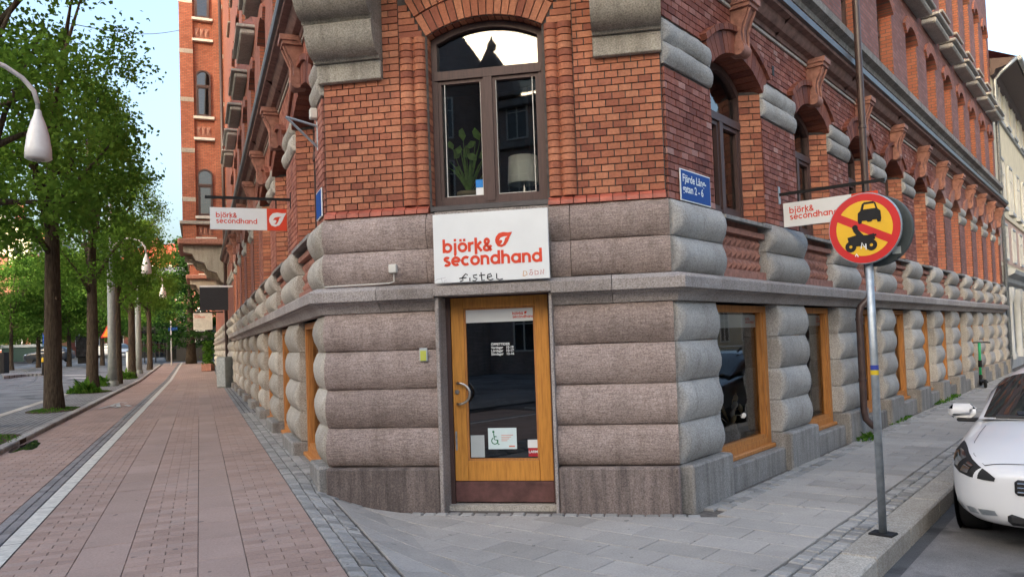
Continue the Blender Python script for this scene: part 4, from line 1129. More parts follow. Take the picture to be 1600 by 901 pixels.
# ================================================================ round traffic sign on the kerb
def disc(mb, r, y, M=None, n=40, r0=0.): 
    if r0: mb.add([(rr*math.cos(2*math.pi*k/n), y, rr*math.sin(2*math.pi*k/n)) for rr in (r0, r) for k in range(n)], [(k, (k+1)%n, n+(k+1)%n, n+k) for k in range(n)], M)
    else: mb.add([(r*math.cos(2*math.pi*k/n), y, r*math.sin(2*math.pi*k/n)) for k in range(n)], [tuple(range(n))], M)
pb = at(1380, 836); bx, by = pb[0], pb[1]
ang = R(46)                                          # plate normal turned from -y towards -x
SF = T(bx, by, 0) @ RZ(-ang)
ts = thing('traffic_sign', SF, 'round red and yellow no motor vehicles sign on a galvanised pole', 'sign')
m_syel = plain('yellow_reflective', (.72,.42,.015), .4, .5, var=.05); m_sred = plain('red_reflective', (.52,.012,.012), .4, .5, var=.06)
MB().tube([(0,0,0),(0,0,2.72)], .03, 16).build('pole', m_galv, ts, SF, smooth=True)
MB().bbox(-.09,.09,-.07,.07,-.002,.025,.006).build('base_plate', m_black, ts, SF)
for z, c_, c2 in ((1.27,(.62,.45,.02),'yellow_tape'), (1.31,(.03,.05,.30),'blue_tape')):
    MB().tube([(0,0,z),(0,0,z+.038)], .0312, 14, cap=False).build('tape', plain(c2, c_, .5), ts, SF, smooth=True)
ZC = 2.44; PF = SF @ T(-.0, -.055, ZC) @ Matrix.Scale(.95, 4)
pl = MB(); pl.lathe([(0,.008),(.296,.008),(.30,.004),(.30,-.016),(.292,-.022),(0,-.012)], 48, Matrix.Rotation(R(90),4,'X')); 
pm = autosmooth(pl.build('plate', m_galv, ts, PF))
m = MB(); disc(m, .292, -.0105); m.build('red_face', m_sred, pm, PF)
m = MB(); disc(m, .232, -.0120); m.build('yellow_field', m_syel, pm, PF)
m = MB(); ribbon(m, [(-.215,.115),(.215,-.115)], .066, -.0134, None); m.build('red_bar', m_sred, pm, PF)
m = MB()
CARS = [(-.09,-.03),(-.085,.04),(-.062,.06),(-.045,.118),(-.025,.132),(.055,.132),(.075,.118),(.092,.06),(.115,.04),(.12,-.03),(.112,-.06),(.085,-.06),(.08,-.035),(.045,-.035),(.03,-.05),(.0,-.05),(-.012,-.035),(-.05,-.035),(-.055,-.06),(-.082,-.06)]
poly_at(m, CARS, .035, .095, .92, -.0145, None); m.build('car_symbol', m_black, pm, PF)
m = MB(); poly_at(m, [(-.035,.068),(-.024,.112),(.062,.112),(.074,.068)], .035, .095, .92, -.0155, None); m.build('car_window', m_syel, pm, PF)
m = MB()
for x in (-.115, .055): ribbon(m, arc(x,-.145,.030,0,360,16), .034, -.0145, None)
ribbon(m, [(-.135,-.09),(-.06,-.075),(.02,-.085),(.085,-.075)], .05, -.0148, None); ribbon(m, [(-.10,-.115),(.04,-.12)], .06, -.0151, None)
ribbon(m, [(-.02,-.07),(-.05,-.035),(-.075,.0)], .042, -.0154, None); ribbon(m, arc(-.072,.012,.012,0,360,10), .026, -.0157, None); ribbon(m, [(.03,-.07),(.10,-.065)], .016, -.0160, None)
m.build('motorcycle_symbol', m_black, pm, PF)
m = MB()
for i, s_ in enumerate(([(-.03,-.17),(-.02,-.12),(.0,-.16)], [(-.08,-.23),(-.07,-.21),(-.055,-.235)], [(.01,-.13),(.012,-.18)])): ribbon(m, s_, .010, -.0165-.0003*i, None)
m.build('scratch', m_white, pm, PF)
m_sback = plain('grey_sign_back', (.055,.068,.07), .6, var=.2)
PB = SF @ T(.05, .06, ZC-.02) @ RZ(R(-4)) @ Matrix.Scale(.95, 4)
bk_ = MB(); bk_.lathe([(0,.012),(.292,.012),(.30,.006),(.30,-.016),(.292,-.020),(0,-.014)], 40, Matrix.Rotation(R(90),4,'X')); bp_ = autosmooth(bk_.build('rear_plate', m_sback, ts, PB))
MB().box(.13,.20,-.0225,-.0205,-.21,-.15).build('sticker', m_card, bp_, PB)
for z in (2.25, 2.62): MB().bbox(-.06,.06,-.045,.045,z,z+.035,.005).build('clamp', m_galv, ts, SF)

# ================================================================ cars
m_tyre = plain('tyre_rubber', (.012,.012,.012), .85); m_chrome = plain('chrome', (.7,.7,.7), .12, .5, 1., var=.02); m_blackgl = plain('gloss_black_trim', (.008,.008,.009), .15, .5, var=.02)
def paint(name, c):
    N = NM(name); N.base(c); N.b.inputs['Coat Weight'].default_value = .8; N.b.inputs['Coat Roughness'].default_value = .04; return N.set(.35, .5)
m_cwhite = paint('white_car_paint', (.72,.73,.74)); m_cdark = paint('dark_blue_car_paint', (.02,.025,.035)); m_csilver = paint('pale_car_paint', (.45,.47,.5))
m_cglass = glass_mat('car_glass', (.22,.26,.26), 1.75)
N = NM('headlamp_lens'); N.base((.9,.9,.92)); N.b.inputs['Transmission Weight'].default_value = .0; m_lens = N.set(.05, .8, .9)
m_plastic = plain('black_plastic', (.018,.018,.019), .6)
ST = [(2.25,.16,.30,.50,.66),(2.235,.34,.27,.51,.675),(2.19,.50,.24,.52,.695),(2.11,.65,.21,.53,.725),(2.0,.755,.19,.54,.76),(1.85,.825,.18,.56,.80),(1.65,.87,.17,.58,.845),(1.3,.885,.18,.60,.90),(.95,.89,.18,.62,.95),(.6,.89,.18,.64,1.0),(.0,.89,.18,.64,1.0),(-.7,.89,.18,.64,1.01),(-1.4,.89,.19,.66,1.03),(-1.85,.86,.22,.68,1.03),(-2.05,.80,.28,.70,1.0),(-2.15,.68,.36,.70,.95)]
def st_at(x):
    for a, b in zip(ST[:-1], ST[1:]):
        if b[0] <= x <= a[0]:
            t = (a[0]-x)/(a[0]-b[0]); return [a[i]+(b[i]-a[i])*t for i in range(5)]
    return list(ST[0] if x > 0 else ST[-1])
def bpt(x, ph, off=0.):
    _, hw, zb, zm, zt = st_at(x); c, s_ = math.cos(R(ph)), math.sin(R(ph))
    y = hw*abs(c)**.34*(1 if c > 0 else -1)
    z = zm+(zt-zm)*abs(s_)**.6 if s_ > 0 else zm-(zm-zb)*abs(s_)**.5
    return Vector((x, y, z))
def bpo(x, ph, off):
    p = bpt(x, ph); a = bpt(min(x+.03, 2.245), ph)-bpt(x-.03, ph); b = bpt(x, ph+2)-bpt(x, ph-2); n = a.cross(b)
    if n.length < 1e-9: return p
    n.normalize()
    if n.dot(p-Vector((x*.8, 0, .5))) < 0: n = -n
    return p+n*off
def patch(mb, xs, lo, hi, off, n=8, mir=(1,-1)):
    """strip of the body skin between two angle curves"""
    for sg_ in mir:
        vs, k = [], len(xs)
        for i, x in enumerate(xs):
            a, b = lo[i], hi[i]
            for j in range(n+1):
                p = bpo(x, a+(b-a)*j/n, off); vs.append((p.x, p.y*sg_, p.z))
        mb.add(vs, [(i*(n+1)+j, i*(n+1)+j+1, (i+1)*(n+1)+j+1, (i+1)*(n+1)+j) for i in range(k-1) for j in range(n)])
_car = {}
def make_car(M, pmat, label, rails=False, cat='car'):
    t = thing('parked_car', M, label, cat)
    if not _car:
        b = MB(); xs = []
        for a, c in zip(ST[:-1], ST[1:]): xs += [a[0], (a[0]+c[0])/2]
        xs.append(ST[-1][0]); A = [-90+180*i/26 for i in range(27)]; A += [90+180*i/26 for i in range(1, 26)]
        n = len(A); vs = [tuple(bpt(x, a)) for x in xs for a in A]
        fs = [(i*n+j, i*n+(j+1)%n, (i+1)*n+(j+1)%n, (i+1)*n+j) for i in range(len(xs)-1) for j in range(n)]
        fs += [tuple(range(n-1,-1,-1)), tuple(range((len(xs)-1)*n, len(xs)*n))]
        b.add(vs, fs); _car['body'] = b.mesh('body', True); _car['body'].set_sharp_from_angle(angle=R(48))
        # greenhouse
        GS = [(.92,.76,.96,.965),(.55,.72,1.0,1.13),(.2,.685,1.02,1.28),(-.05,.65,1.03,1.365),(-.35,.64,1.03,1.41),(-.8,.63,1.03,1.425),(-1.2,.62,1.03,1.40),(-1.55,.60,1.03,1.345),(-1.85,.56,1.02,1.20),(-2.02,.52,1.0,1.02)]
        def gp(x, a, off=0.):
            for p, q in zip(GS[:-1], GS[1:]):
                if q[0] <= x <= p[0]:
                    k = (p[0]-x)/(p[0]-q[0]); _, hw, z0, z1 = [p[i]+(q[i]-p[i])*k for i in range(4)]; break
            c, s_ = math.cos(R(a)), math.sin(R(a)); h_ = z1-z0
            y = (hw+.11*(1-abs(s_)**.9)*min(1, h_/.3)+off)*abs(c)**.32*(1 if c >= 0 else -1)
            return (x, y, z0+h_*abs(s_)**.55+off)
        g = MB(); ga = [180*i/28 for i in range(29)]; gx = [.92,.75,.55,.38,.2,.07,-.05,-.2,-.35,-.6,-.8,-1.,-1.2,-1.4,-1.55,-1.7,-1.85,-2.02]
        n = len(ga); g.add([gp(x, a) for x in gx for a in ga], [(i*n+j, i*n+j+1, (i+1)*n+j+1, (i+1)*n+j) for i in range(len(gx)-1) for j in range(n-1)])
        _car['roof'] = g.mesh('cabin', True)
        wsm = MB(); ws = [.90,.75,.55,.38,.2,.07,-.03]; aa = [36+108*i/16 for i in range(17)]; n = 17
        wsm.add([gp(x, a, .010) for x in ws for a in aa], [(i*n+j, i*n+j+1, (i+1)*n+j+1, (i+1)*n+j) for i in range(len(ws)-1) for j in range(n-1)]); _car['windscreen'] = wsm.mesh('windscreen', True)
        sd_ = MB()
        for lo, hi in ((5,26),(175,154)):
            wx = [.42,.2,-.05,-.4,-.8,-1.2,-1.5]; n = 6
            vs = [gp(x, lo+(hi-lo)*(j/5)*(min(1,(.62-x)/.55) if x > .07 else 1), .009) for x in wx for j in range(6)]
            sd_.add(vs, [(i*n+j, i*n+j+1, (i+1)*n+j+1, (i+1)*n+j) for i in range(len(wx)-1) for j in range(n-1)])
        _car['side'] = sd_.mesh('side_window', True)
        hl = MB(); xs_ = [1.45,1.58,1.72,1.86,1.98,2.08,2.15,2.19]
        patch(hl, xs_, [38,26,16,10,8,8,10,13], [41,47,50,50,48,43,34,22], .006, mir=(1,)); _car['light'] = hl.mesh('headlight', True)
        h2 = MB(); patch(h2, [1.70,1.78,1.86,1.93], [24,18,15,16], [40,44,44,42], .012, mir=(1,)); patch(h2, [2.0,2.03,2.06], [13,13,14], [40,38,36], .012, mir=(1,)); _car['lens'] = h2.mesh('lamp_lens', True)
        wh = MB(); wh.lathe([(.20,-.10),(.30,-.10),(.318,-.08),(.322,0),(.318,.08),(.30,.10),(.20,.10)], 28); _car['tyre'] = wh.mesh('tyre', True)
        rm = MB(); rm.lathe([(0,.07),(.06,.075),(.07,.06),(.19,.05),(.205,.09),(.21,.10)], 20)
        for k in range(5): rm.add([(-.02,.05,.082),(.02,.05,.082),(.028,.2,.092),(-.028,.2,.092)], [(0,1,2,3)], RZ(2*math.pi*k/5))
        _car['rim'] = rm.mesh('rim')
        am = MB(); am.lathe([(.325,.0),(.37,.004),(.37,-.02)], 24, None, 0, math.pi); _car['arch'] = am.mesh('arch')
    body = put('body', _car['body'].copy(), None, t); body.data.materials.clear(); body.data.materials.append(pmat)
    cab = put('cabin', _car['roof'].copy(), None, t); cab.data.materials.clear(); cab.data.materials.append(pmat)
    put('windscreen', _car['windscreen'], m_cglass2, t); put('side_window', _car['side'], m_cglass2, t)
    for sg_ in (1, -1):
        Mm = M @ Matrix.Diagonal((1, sg_, 1, 1))
        l = put('headlight', _car['light'], m_plastic, t, Mm); put('lamp_lens', _car['lens'], m_chrome, l, Mm)
        for x in (1.36, -1.27):
            Wm = M @ T(x, sg_*.745, .32) @ Matrix.Rotation(R(-90*sg_), 4, 'X')
            w_ = put('wheel', _car['tyre'], m_tyre, t, Wm); put('rim', _car['rim'], m_galv, w_, Wm)
            MB().lathe([(0,.0),(.345,.0)], 22).build('wheel_arch', m_plastic, t, M @ T(x, sg_*.866, .32) @ Matrix.Rotation(R(-90*sg_), 4, 'X'))
        mr = MB(); prof = [(0,-.10),(.05,-.095),(.085,-.06),(.095,0),(.085,.055),(.05,.085),(0,.09)]
        mr.bbox(-.08,.08,-.125,.12,-.065,.085,.05)
        mo = put('door_mirror', mr.mesh('mirror', True), pmat, t, M @ T(.50, sg_*.95, .985))
        MB().bbox(-.05,.05,-.26,.05,-.10,-.06,.012).build('mirror_foot', m_plastic, mo, M @ T(.50, sg_*.95, .985) @ Matrix.Diagonal((1,sg_,1,1)))
    m = MB(); m.bbox(2.17,2.262,-.36,.36,.50,.625,.02); gr = m.build('grille', m_plastic, t)
    for k in range(3): MB().bbox(2.25,2.268,-.34,.34,.525+.035*k,.535+.035*k,.002).build('grille_bar', m_chrome, gr)
    m = MB(); patch(m, [1.80,1.92,2.03,2.12,2.18], [-26,-30,-32,-34,-34], [-18,-19,-20,-21,-22], .004, 3); m.build('fog_strip', m_galv, t)
    MB().bbox(2.10,2.235,-.42,.42,.245,.35,.03).build('lower_intake', m_plastic, t)
    MB().bbox(2.25,2.262,-.26,.26,.38,.47,.002).build('number_plate', m_white, t)
    m = MB(); patch(m, [1.5,1.2,.92], [80,80,80], [80.6,80.6,80.6], .002, 1); 
    m = MB(); patch(m, [2.095,2.105], [50,50], [90,90], .004, 10); m.build('bonnet_seam', m_plastic, t)
    m = MB(); patch(m, [2.1,1.9,1.6,1.3,1.05], [50,54,58,60,62], [50.7,54.7,58.6,60.6,62.6], .003, 1); m.build('wing_seam', m_plastic, t)
    MB().tube([(.90,-.62,.985),(.90,.62,.985)], .02, 6).build('scuttle', m_plastic, t)
    MB().add([(.86,-.45,1.01),(.86,.30,1.01),(.80,.32,1.035),(.80,-.47,1.035)], [(0,1,2,3)]).build('wiper', m_plastic, t)
    if rails:
        for sg_ in (1,-1): MB().tube([(-.05,sg_*.52,1.40),(-.2,sg_*.53,1.46),(-1.2,sg_*.52,1.47),(-1.45,sg_*.51,1.40)], .022, 8).build('roof_rail', m_black, t)
        MB().bbox(-.9,-.82,-.6,.6,1.47,1.50,.01).build('roof_bar', m_galv, t)
    return t
m_cglass2 = plain('car_window_glass', (.02,.026,.026), .03, .9, var=.02)
def car_on_street(s, off, dz, pmat, label, rails=False, sc_=1., yaw=0.):
    p = Rp(s, off, dz); a = math.atan2(-DR[1], -DR[0])
    return make_car(T(*p) @ RZ(a+yaw) @ Matrix.Diagonal((1,1,sc_,1)), pmat, label, rails)
car_on_street(2.62, 2.98, -.14, m_cwhite, 'white hatchback parked at the kerb facing the corner', False, .94)
car_on_street(8.2, 3.0, -.14, m_cdark, 'dark car with roof rails parked behind the white hatchback', True)

# electric scooter on the far pavement
sp_ = at(1536, 604); EM = T(sp_[0], sp_[1], 0) @ RZ(R(-25))
es = thing('electric_scooter', EM, 'green electric scooter standing on the pavement by the stone wall', 'scooter')
m_sgreen = plain('green_plastic', (.01,.33,.12), .4)
MB().tube([(0,.40,.14),(0,.33,.75),(0,.27,1.14)], .034, 10).build('stem', m_sgreen, es, smooth=True)
MB().tube([(-.25,.26,1.14),(-.1,.27,1.15),(.1,.27,1.15),(.25,.26,1.14)], .018, 8).build('handlebar', m_black, es, smooth=True)
MB().bbox(-.075,.075,-.45,.30,.13,.18,.02).build('deck', m_black, es)
for y in (.42, -.50): MB().lathe([(.05,-.025),(.10,-.03),(.115,0),(.10,.03),(.05,.025)], 18, T(0,y,.115) @ Matrix.Rotation(R(90),4,'Y')).build('wheel', m_tyre, es, smooth=True)
MB().bbox(-.04,.04,.30,.50,.19,.30,.02).build('fender', m_black, es); MB().tube([(0,.36,.5),(0,.345,.68)], .048, 10).build('battery_cover', m_black, es)

# ================================================================ things seen through the windows
# plant and lamp on the sill of the big window
m_leafy = plain('house_plant_leaf', (.14,.27,.05), .5, var=.35, scale=20); m_pot = plain('beige_pot', (.48,.40,.26), .7)
IW = FC @ T(WC, .33, 3.06)
pt = thing('potted_plant', IW @ T(-.30,0,0), 'leafy house plant in a beige pot behind the big window', 'plant')
MB().lathe([(0,0),(.09,0),(.115,.10),(.125,.10),(.125,.14),(.11,.14),(.10,.11),(0,.11)], 18, T(-.28,0,0)).build('pot', m_pot, pt, IW, smooth=True)
rp = random.Random(3)
for k in range(16):
    a = rp.uniform(0, 6.28); L = rp.uniform(.25,.55); e = rp.uniform(.2,1.1)
    P = [(-.28+L*.5*math.cos(a)*e*t, L*.25*math.sin(a)*e*t, .12+L*t*(1.15-.5*t*e)) for t in (0,.35,.7,1)]
    m = MB(); vs = []
    for i, p in enumerate(P): w_ = (.006,.012,.010,.001)[i]; vs += [(p[0]-w_, p[1], p[2]), (p[0]+w_, p[1]-.004, p[2])]
    m.add(vs, [(0,1,3,2),(2,3,5,4),(4,5,7,6)]); m.build('blade_leaf', m_leafy, pt, IW)
for k in range(11):
    a = rp.uniform(0, 6.28); x, z = -.27+rp.uniform(-.17,.24), .42+rp.uniform(0,.26); y = rp.uniform(-.10,.05); r_ = rp.uniform(.07,.12); tl = rp.uniform(-.6,.6)
    m = MB(); P = [(0,0),(.5,-.35),(1,-.15),(1.25,.0),(1,.4),(.5,.45)]
    m.add([(x+r_*(px*math.cos(a)-pz*math.sin(a)), y+tl*r_*px, z+r_*(px*math.sin(a)+pz*math.cos(a))) for px, pz in P], [tuple(range(6))]); m.tube([(-.28,0,.1),(x,y,z)], .004, 4); m.build('broad_leaf', m_leafy, pt, IW)
lt = thing('table_lamp', IW @ T(.30,0,0), 'table lamp with white drum shade behind the big window', 'lamp')
m_shade = plain('white_lamp_shade', (.82,.85,.80), .8, var=.02)
MB().lathe([(.165,.19),(.15,.47),(.145,.47),(.16,.19)], 28, T(.30,.02,0)).build('lamp_shade', m_shade, lt, IW, smooth=True)
MB().tube([(.31,-.02,.0),(.31,-.02,.22)], .022, 10).build('stem', m_steel, lt, IW); MB().lathe([(0,0),(.08,0),(.07,.02),(0,.03)], 18, T(.31,-.02,0)).build('base', m_steel, lt, IW)
st_ = thing('window_sticker', FC @ T(WC-.10,.17,3.13), 'small blue and white sticker in the big window', 'sticker')
MB().box(WC-.165, WC-.09, .165, .168, 3.21, 3.29).build('blue_field', plain('sticker_blue', (.02,.22,.60), .4), st_, FC); MB().box(WC-.165, WC-.09, .165, .168, 3.12, 3.208).build('white_field', m_white, st_, FC)
# shop window display on the side street
m_str = plain('dried_straw', (.62,.50,.30), .8, var=.2); m_petal = plain('dried_white_petal', (.72,.68,.60), .8)
SW = FR @ T(2.05, .36, .27)
fl = thing('dried_flowers', SW, 'dried straw and white flowers in the first shop window', 'flowers')
MB().lathe([(0,0),(.07,0),(.10,.15),(.07,.30),(.06,.32)], 14).build('vase', m_gran_wm, fl, SW, smooth=True)
for k in range(14):
    a = rp.uniform(0,6.28); L = rp.uniform(.3,.6); x, y, z = .35*L*math.cos(a)*1.6, .2*math.sin(a), .30+L*.75*rp.uniform(.2,1)
    m = MB(); m.tube([(0,0,.28),(x*.5,y*.5,z),(x,y,z)], .005, 4); m.lathe([(0,-.06),(.026,-.02),(.03,.02),(0,.07)], 7, T(x,y,z) @ Matrix.Rotation(a,4,'Y')); m.build('straw_stem' if k % 2 else 'flower_stem', m_str if k % 2 else m_petal, fl, SW)
chM = FR @ T(1.45, .36, .02)
chr_ = thing('tubular_chair', chM, 'chrome tubular chair inside the first shop window', 'chair')
for z in (.98, 1.12): MB().tube([(-.45,.2,z-.12),(-.30,.05,z),(.0,0,z+.02),(.22,.02,z+.03),(.38,.1,z)], .014, 8).build('back_rail', m_chrome, chr_, smooth=True)
for x in (-.3,.3):
    for y in (.0,.42): MB().tube([(x,y,0),(x,y,1.05 if y < .1 else .5)], .014, 8).build('leg', m_chrome, chr_, smooth=True)
MB().bbox(-.33,.33,-.02,.44,.5,.55,.02).build('seat', m_black, chr_)
m = MB(); m.box(.42,.60,.0,.10,1.5,1.62); 
for i_, (c_, h_) in enumerate(zip(CR[:3], (.70,.70,.70))):
    m = MB(); word(m, 'bj\u00f6rk&', c_+h_-.30, 1.785, .024, None, .25, .1765); word(m, 'secondhand', c_+h_-.30, 1.748, .024, None, .25, .1765)
    wn = [o for o in bld.children if o.name.startswith('shop_window')][i_]; m.build('banner_lettering', m_red, wn, FR)

# ================================================================ trees
def leaf_mat(name, c1, c2, c3):
    N = NM(name); N.t.nodes.remove(N.b)
    out = [x for x in N.t.nodes if x.type == 'OUTPUT_MATERIAL'][0]
    c = N.ramp(N.n('Attribute', attribute_name='rnd').outputs['Fac'], [(0, c1), (.55, c2), (1, c3)])
    d = N.n('BsdfDiffuse'); g = N.n('BsdfTranslucent'); a = N.n('MixShader'); a.inputs[0].default_value = .5
    N.l(c, d.inputs[0]); N.l(N.mix(c, (1.15,1.2,.55), .35, 'MULTIPLY'), g.inputs[0]); N.l(d.outputs[0], a.inputs[1]); N.l(g.outputs[0], a.inputs[2]); N.l(a.outputs[0], out.inputs[0]); return N.m
m_leaf = leaf_mat('linden_leaves', (.06,.13,.024), (.11,.21,.036), (.18,.30,.052)); m_leaf2 = leaf_mat('light_green_leaves', (.055,.125,.02), (.095,.195,.035), (.16,.27,.06)); m_leaf3 = leaf_mat('dark_conifer_needles', (.018,.05,.016), (.035,.085,.024), (.06,.12,.035))
N = NM('ridged_bark'); rd = N.noise(10, 8, .7, stretch=(3,3,.35)); N.base(N.ramp(rd, [(.32,(.026,.020,.015)),(.5,(.075,.058,.043)),(.72,(.13,.105,.08))])); N.bump(rd, 1., .035); m_bark = N.set(.95, .1)
def leaves(cl, per, sig, size, seed, flat=.6):
    g = np.random.default_rng(seed); n = len(cl)*per
    C = np.repeat(np.array(cl), per, 0)+g.normal(0, 1, (n,3))*sig
    a = g.uniform(0, 2*np.pi, n); el = g.normal(0, flat, n)
    u = np.stack([np.cos(a)*np.cos(el), np.sin(a)*np.cos(el), np.sin(el)-.25], 1); u /= np.linalg.norm(u, axis=1)[:,None]
    t = g.normal(0, 1, (n,3)); v = np.cross(u, t); v /= np.linalg.norm(v, axis=1)[:,None]
    s = (size*g.uniform(.7,1.3,n))[:,None]
    V = np.stack([C-u*s*.5, C+v*s*.42, C+u*s*.55, C-v*s*.42], 1).reshape(-1,3)
    me = bpy.data.meshes.new('crown'); me.vertices.add(4*n); me.vertices.foreach_set('co', V.ravel())
    me.loops.add(4*n); me.loops.foreach_set('vertex_index', np.arange(4*n)); me.polygons.add(n); me.polygons.foreach_set('loop_start', np.arange(0,4*n,4)); me.polygons.foreach_set('loop_total', np.full(n,4))
    me.update(calc_edges=True)
    cr_ = np.repeat(g.random(len(cl)), per)*.55+g.random(n)*.45
    at_ = me.attributes.new('rnd','FLOAT','FACE'); at_.data.foreach_set('value', cr_.astype(np.float32)); return me
def make_tree(h_, z0, rad, tr, seed, nc=75, per=150, leafm=None, size=.15, lean=.0):
    """trunk + limbs + leaf clusters; crown from z0 to h_"""
    q = random.Random(seed); tm = MB()
    top = z0+(h_-z0)*.55
    P = [(0,0,-.3),(0,0,.05),(.03*q.uniform(-1,1),.03,.6),(lean*.3,.04*q.uniform(-1,1),z0*.5),(lean*.6,0,z0),(lean,0,top)]
    tm.tube(P, [tr*1.35,tr*1.22,tr*1.02,tr*.95,tr*.8,tr*.25], 14)
    for k in range(3): tm.lathe([(0,-.05),(tr*.28,-.03),(tr*.22,.03),(0,.05)], 7, T(tr*.85*math.cos(k*2.3), tr*.85*math.sin(k*2.3), z0*(.25+.2*k)) @ Matrix.Rotation(R(90),4,'Y'))
    cl = []
    for k in range(nc):
        zf = q.uniform(0,1); z = z0+(h_-z0)*zf
        rr = rad*(1-(2*abs(zf-.38)/1.28)**2.3)**.5 if abs(zf-.38) < .63 else rad*.2
        a = q.uniform(0, 6.283); f = q.uniform(.25,1)**.55; cl.append((rr*f*math.cos(a)+lean*zf, rr*f*math.sin(a), z+q.uniform(-.2,.2)))
    for k in range(16):
        c = cl[(k*5) % nc]; s_ = z0+(top-z0)*q.uniform(-.15,.8); s_ = min(s_, c[2]-.1)
        tm.tube([(lean*.6,0,s_),(c[0]*.45+lean*.3,c[1]*.45,s_*.45+c[2]*.55),(c[0],c[1],c[2])], [tr*.42,tr*.24,tr*.07], 7)
    return tm.mesh('trunk', True), leaves(cl, per, np.array([.38,.38,.26])*rad/2.4, size, seed)
TV = [make_tree(11.2,3.9,1.95,.20,11,62,260,size=.10), make_tree(10.8,3.8,1.85,.18,12,60,260,size=.10), make_tree(9.2,2.9,2.6,.17,13,75,130,size=.19), make_tree(9.5,2.3,3.4,.16,15,90,110,size=.24)]
def tree(p, v, rz, s, label, group, leaf=None, name='linden_tree'):
    M_ = T(*p) @ RZ(rz) @ Matrix.Diagonal((s,s,s,1)); t = thing(name, M_, label, 'tree', group)
    put('trunk', TV[v][0], m_bark, t, M_)
    me = TV[v][1]
    if leaf is not None and me.materials and me.materials[0] != leaf:
        me = me.copy(); me.materials.clear(); TV.append((TV[v][0], me))
    put('crown', me, leaf or m_leaf, t, M_); return t
ROW = 'linden trees along the cycle lane'
spots = [(Lp(9.6,5.25,.05),0,.3,1.05,'linden tree overhanging the near street lamp'), (at(85,640,.05),1,1.2,1.12,'thick linden trunk rising from a grassy pit beside the cycle lane'),
 (at(146,612,.05),0,2.2,1.0,'linden tree with a green bush at its foot'), (at(184,600,.05),1,4.,1.0,'linden tree standing right behind the grey lamp post'),
 (at(207,589,.05),0,.8,.95,'linden tree beside the short white marker post'), (at(234,578,.05),1,5.2,.9,'last linden of the row before the crossing')]
for p, v, rz, s, lb in spots: tree(p, v, rz, s, lb, ROW)
FARG = 'street trees across the avenue'
for px, py, D, v, s, lb in ((18,566,62,2,.95,'slim street tree across the avenue beside the green lawn'), (60,566,66,2,1.0,'slim street tree in front of the parked dark car'), (108,568,66,2,1.05,'street tree across the avenue between car and poster stand'), (160,568,66,2,1.,'street tree across the avenue behind the orange warning triangle')):
    q = far(px, py, D); tree((q[0], q[1], float(gz(q[0], q[1]))), v, px*.1, s, lb, FARG, m_leaf2, 'street_tree')
BKG = 'park trees closing the avenue'
for k, (px, D, s) in enumerate(((-25,84,.8),(38,95,.72),(88,96,1.2),(135,92,1.15),(190,98,1.15),(232,104,1.0),(262,96,1.05))):
    q = far(px, 560, D); tree((q[0], q[1], float(gz(q[0], q[1]))), 3, k*1.3, s, ['broad park tree behind the recycling container','broad park tree behind the parked dark car','broad park tree above the poster stand','broad park tree behind the zebra crossing','broad park tree behind the lamp posts','broad park tree beside the red tiled roof','tall pale green park tree over the black kiosk'][k], BKG, m_leaf2, 'park_tree')
# conifer by the kiosk
q = far(299,566,60); cz = float(gz(q[0],q[1])); cm = MB(); cm.tube([(0,0,-.2),(0,0,1.2),(0,0,9.)], [.45,.34,.05], 12); cl = []
for k in range(110):
    zf = random.random(); rr = 3.3*(1-zf)**.75*random.uniform(.4,1); a = random.uniform(0,6.28); cl.append((rr*math.cos(a), rr*math.sin(a), 1.6+zf*8.-.12*rr))
t = thing('conifer_tree', T(q[0],q[1],cz), 'dark spreading conifer beside the black kiosk', 'tree'); cm.build('trunk', m_bark, t, smooth=True); put('crown', leaves(cl, 130, np.array([.55,.55,.14]), .20, 5, .25), m_leaf3, t)
# weeds and grass
def tuft(name, c, rx, ry, rz, n, hh, mat, label, seed, broad=.02):
    g = random.Random(seed); m = MB()
    for k in range(n):
        a, r_ = g.uniform(0,6.28), g.random()**.5; x, y = rx*r_*math.cos(a), ry*r_*math.sin(a); x, y = x*math.cos(rz)-y*math.sin(rz), x*math.sin(rz)+y*math.cos(rz)
        h_ = hh*g.uniform(.4,1)*(1.2-r_); b = g.uniform(0,6.28); w_ = broad*g.uniform(.6,1.3); lx, ly = h_*.6*math.cos(b), h_*.6*math.sin(b)
        px_, py_ = -w_*math.sin(b), w_*math.cos(b); zz = float(gz(c[0]+x, c[1]+y))-float(gz(c[0], c[1]))
        m.add([(x,y,zz),(x+lx*.5+px_,y+ly*.5+py_,zz+h_*.65),(x+lx,y+ly,zz+h_*.9),(x+lx*.5-px_,y+ly*.5-py_,zz+h_*.65)], [(0,1,2,3)], None, g.random())
    o = m.build(name, mat, None, T(*c), attr=True); tag(o, label, 'weeds', None, 'stuff' if name == 'grass' else None); return o
m_weed = leaf_mat('weed_leaves', (.05,.13,.02), (.09,.20,.03), (.15,.27,.05)); m_soil = plain('bare_soil', (.07,.052,.036), .95, .1, var=.4, scale=12, bump=.6)
for px, py in ((85,640),(146,612),(-30,690)):
    c = at(px, py, .06); pit = [(c[0]+1.15*math.cos(a)*DL[0]*1.0+.6*math.sin(a)*nL[0], c[1]+1.15*math.cos(a)*DL[1]+.6*math.sin(a)*nL[1]) for a in [2*math.pi*k/24 for k in range(24)]]
    z = float(gz(c[0],c[1])); MB().slab(pit, z-.1, z+.066).build('tree_pit', m_soil)['kind'] = 'structure'
    tuft('grass', (c[0],c[1],z+.06), 1.1, .55, math.atan2(DL[1],DL[0]), 700, .10, m_weed, 'short grass in the tree pit', px, .012)
tuft('weed', at(1352,686)-np.array([0,0,0]), .16, .30, -aR, 120, .16, m_weed, 'green weed clump under the downpipe outlet', 1)
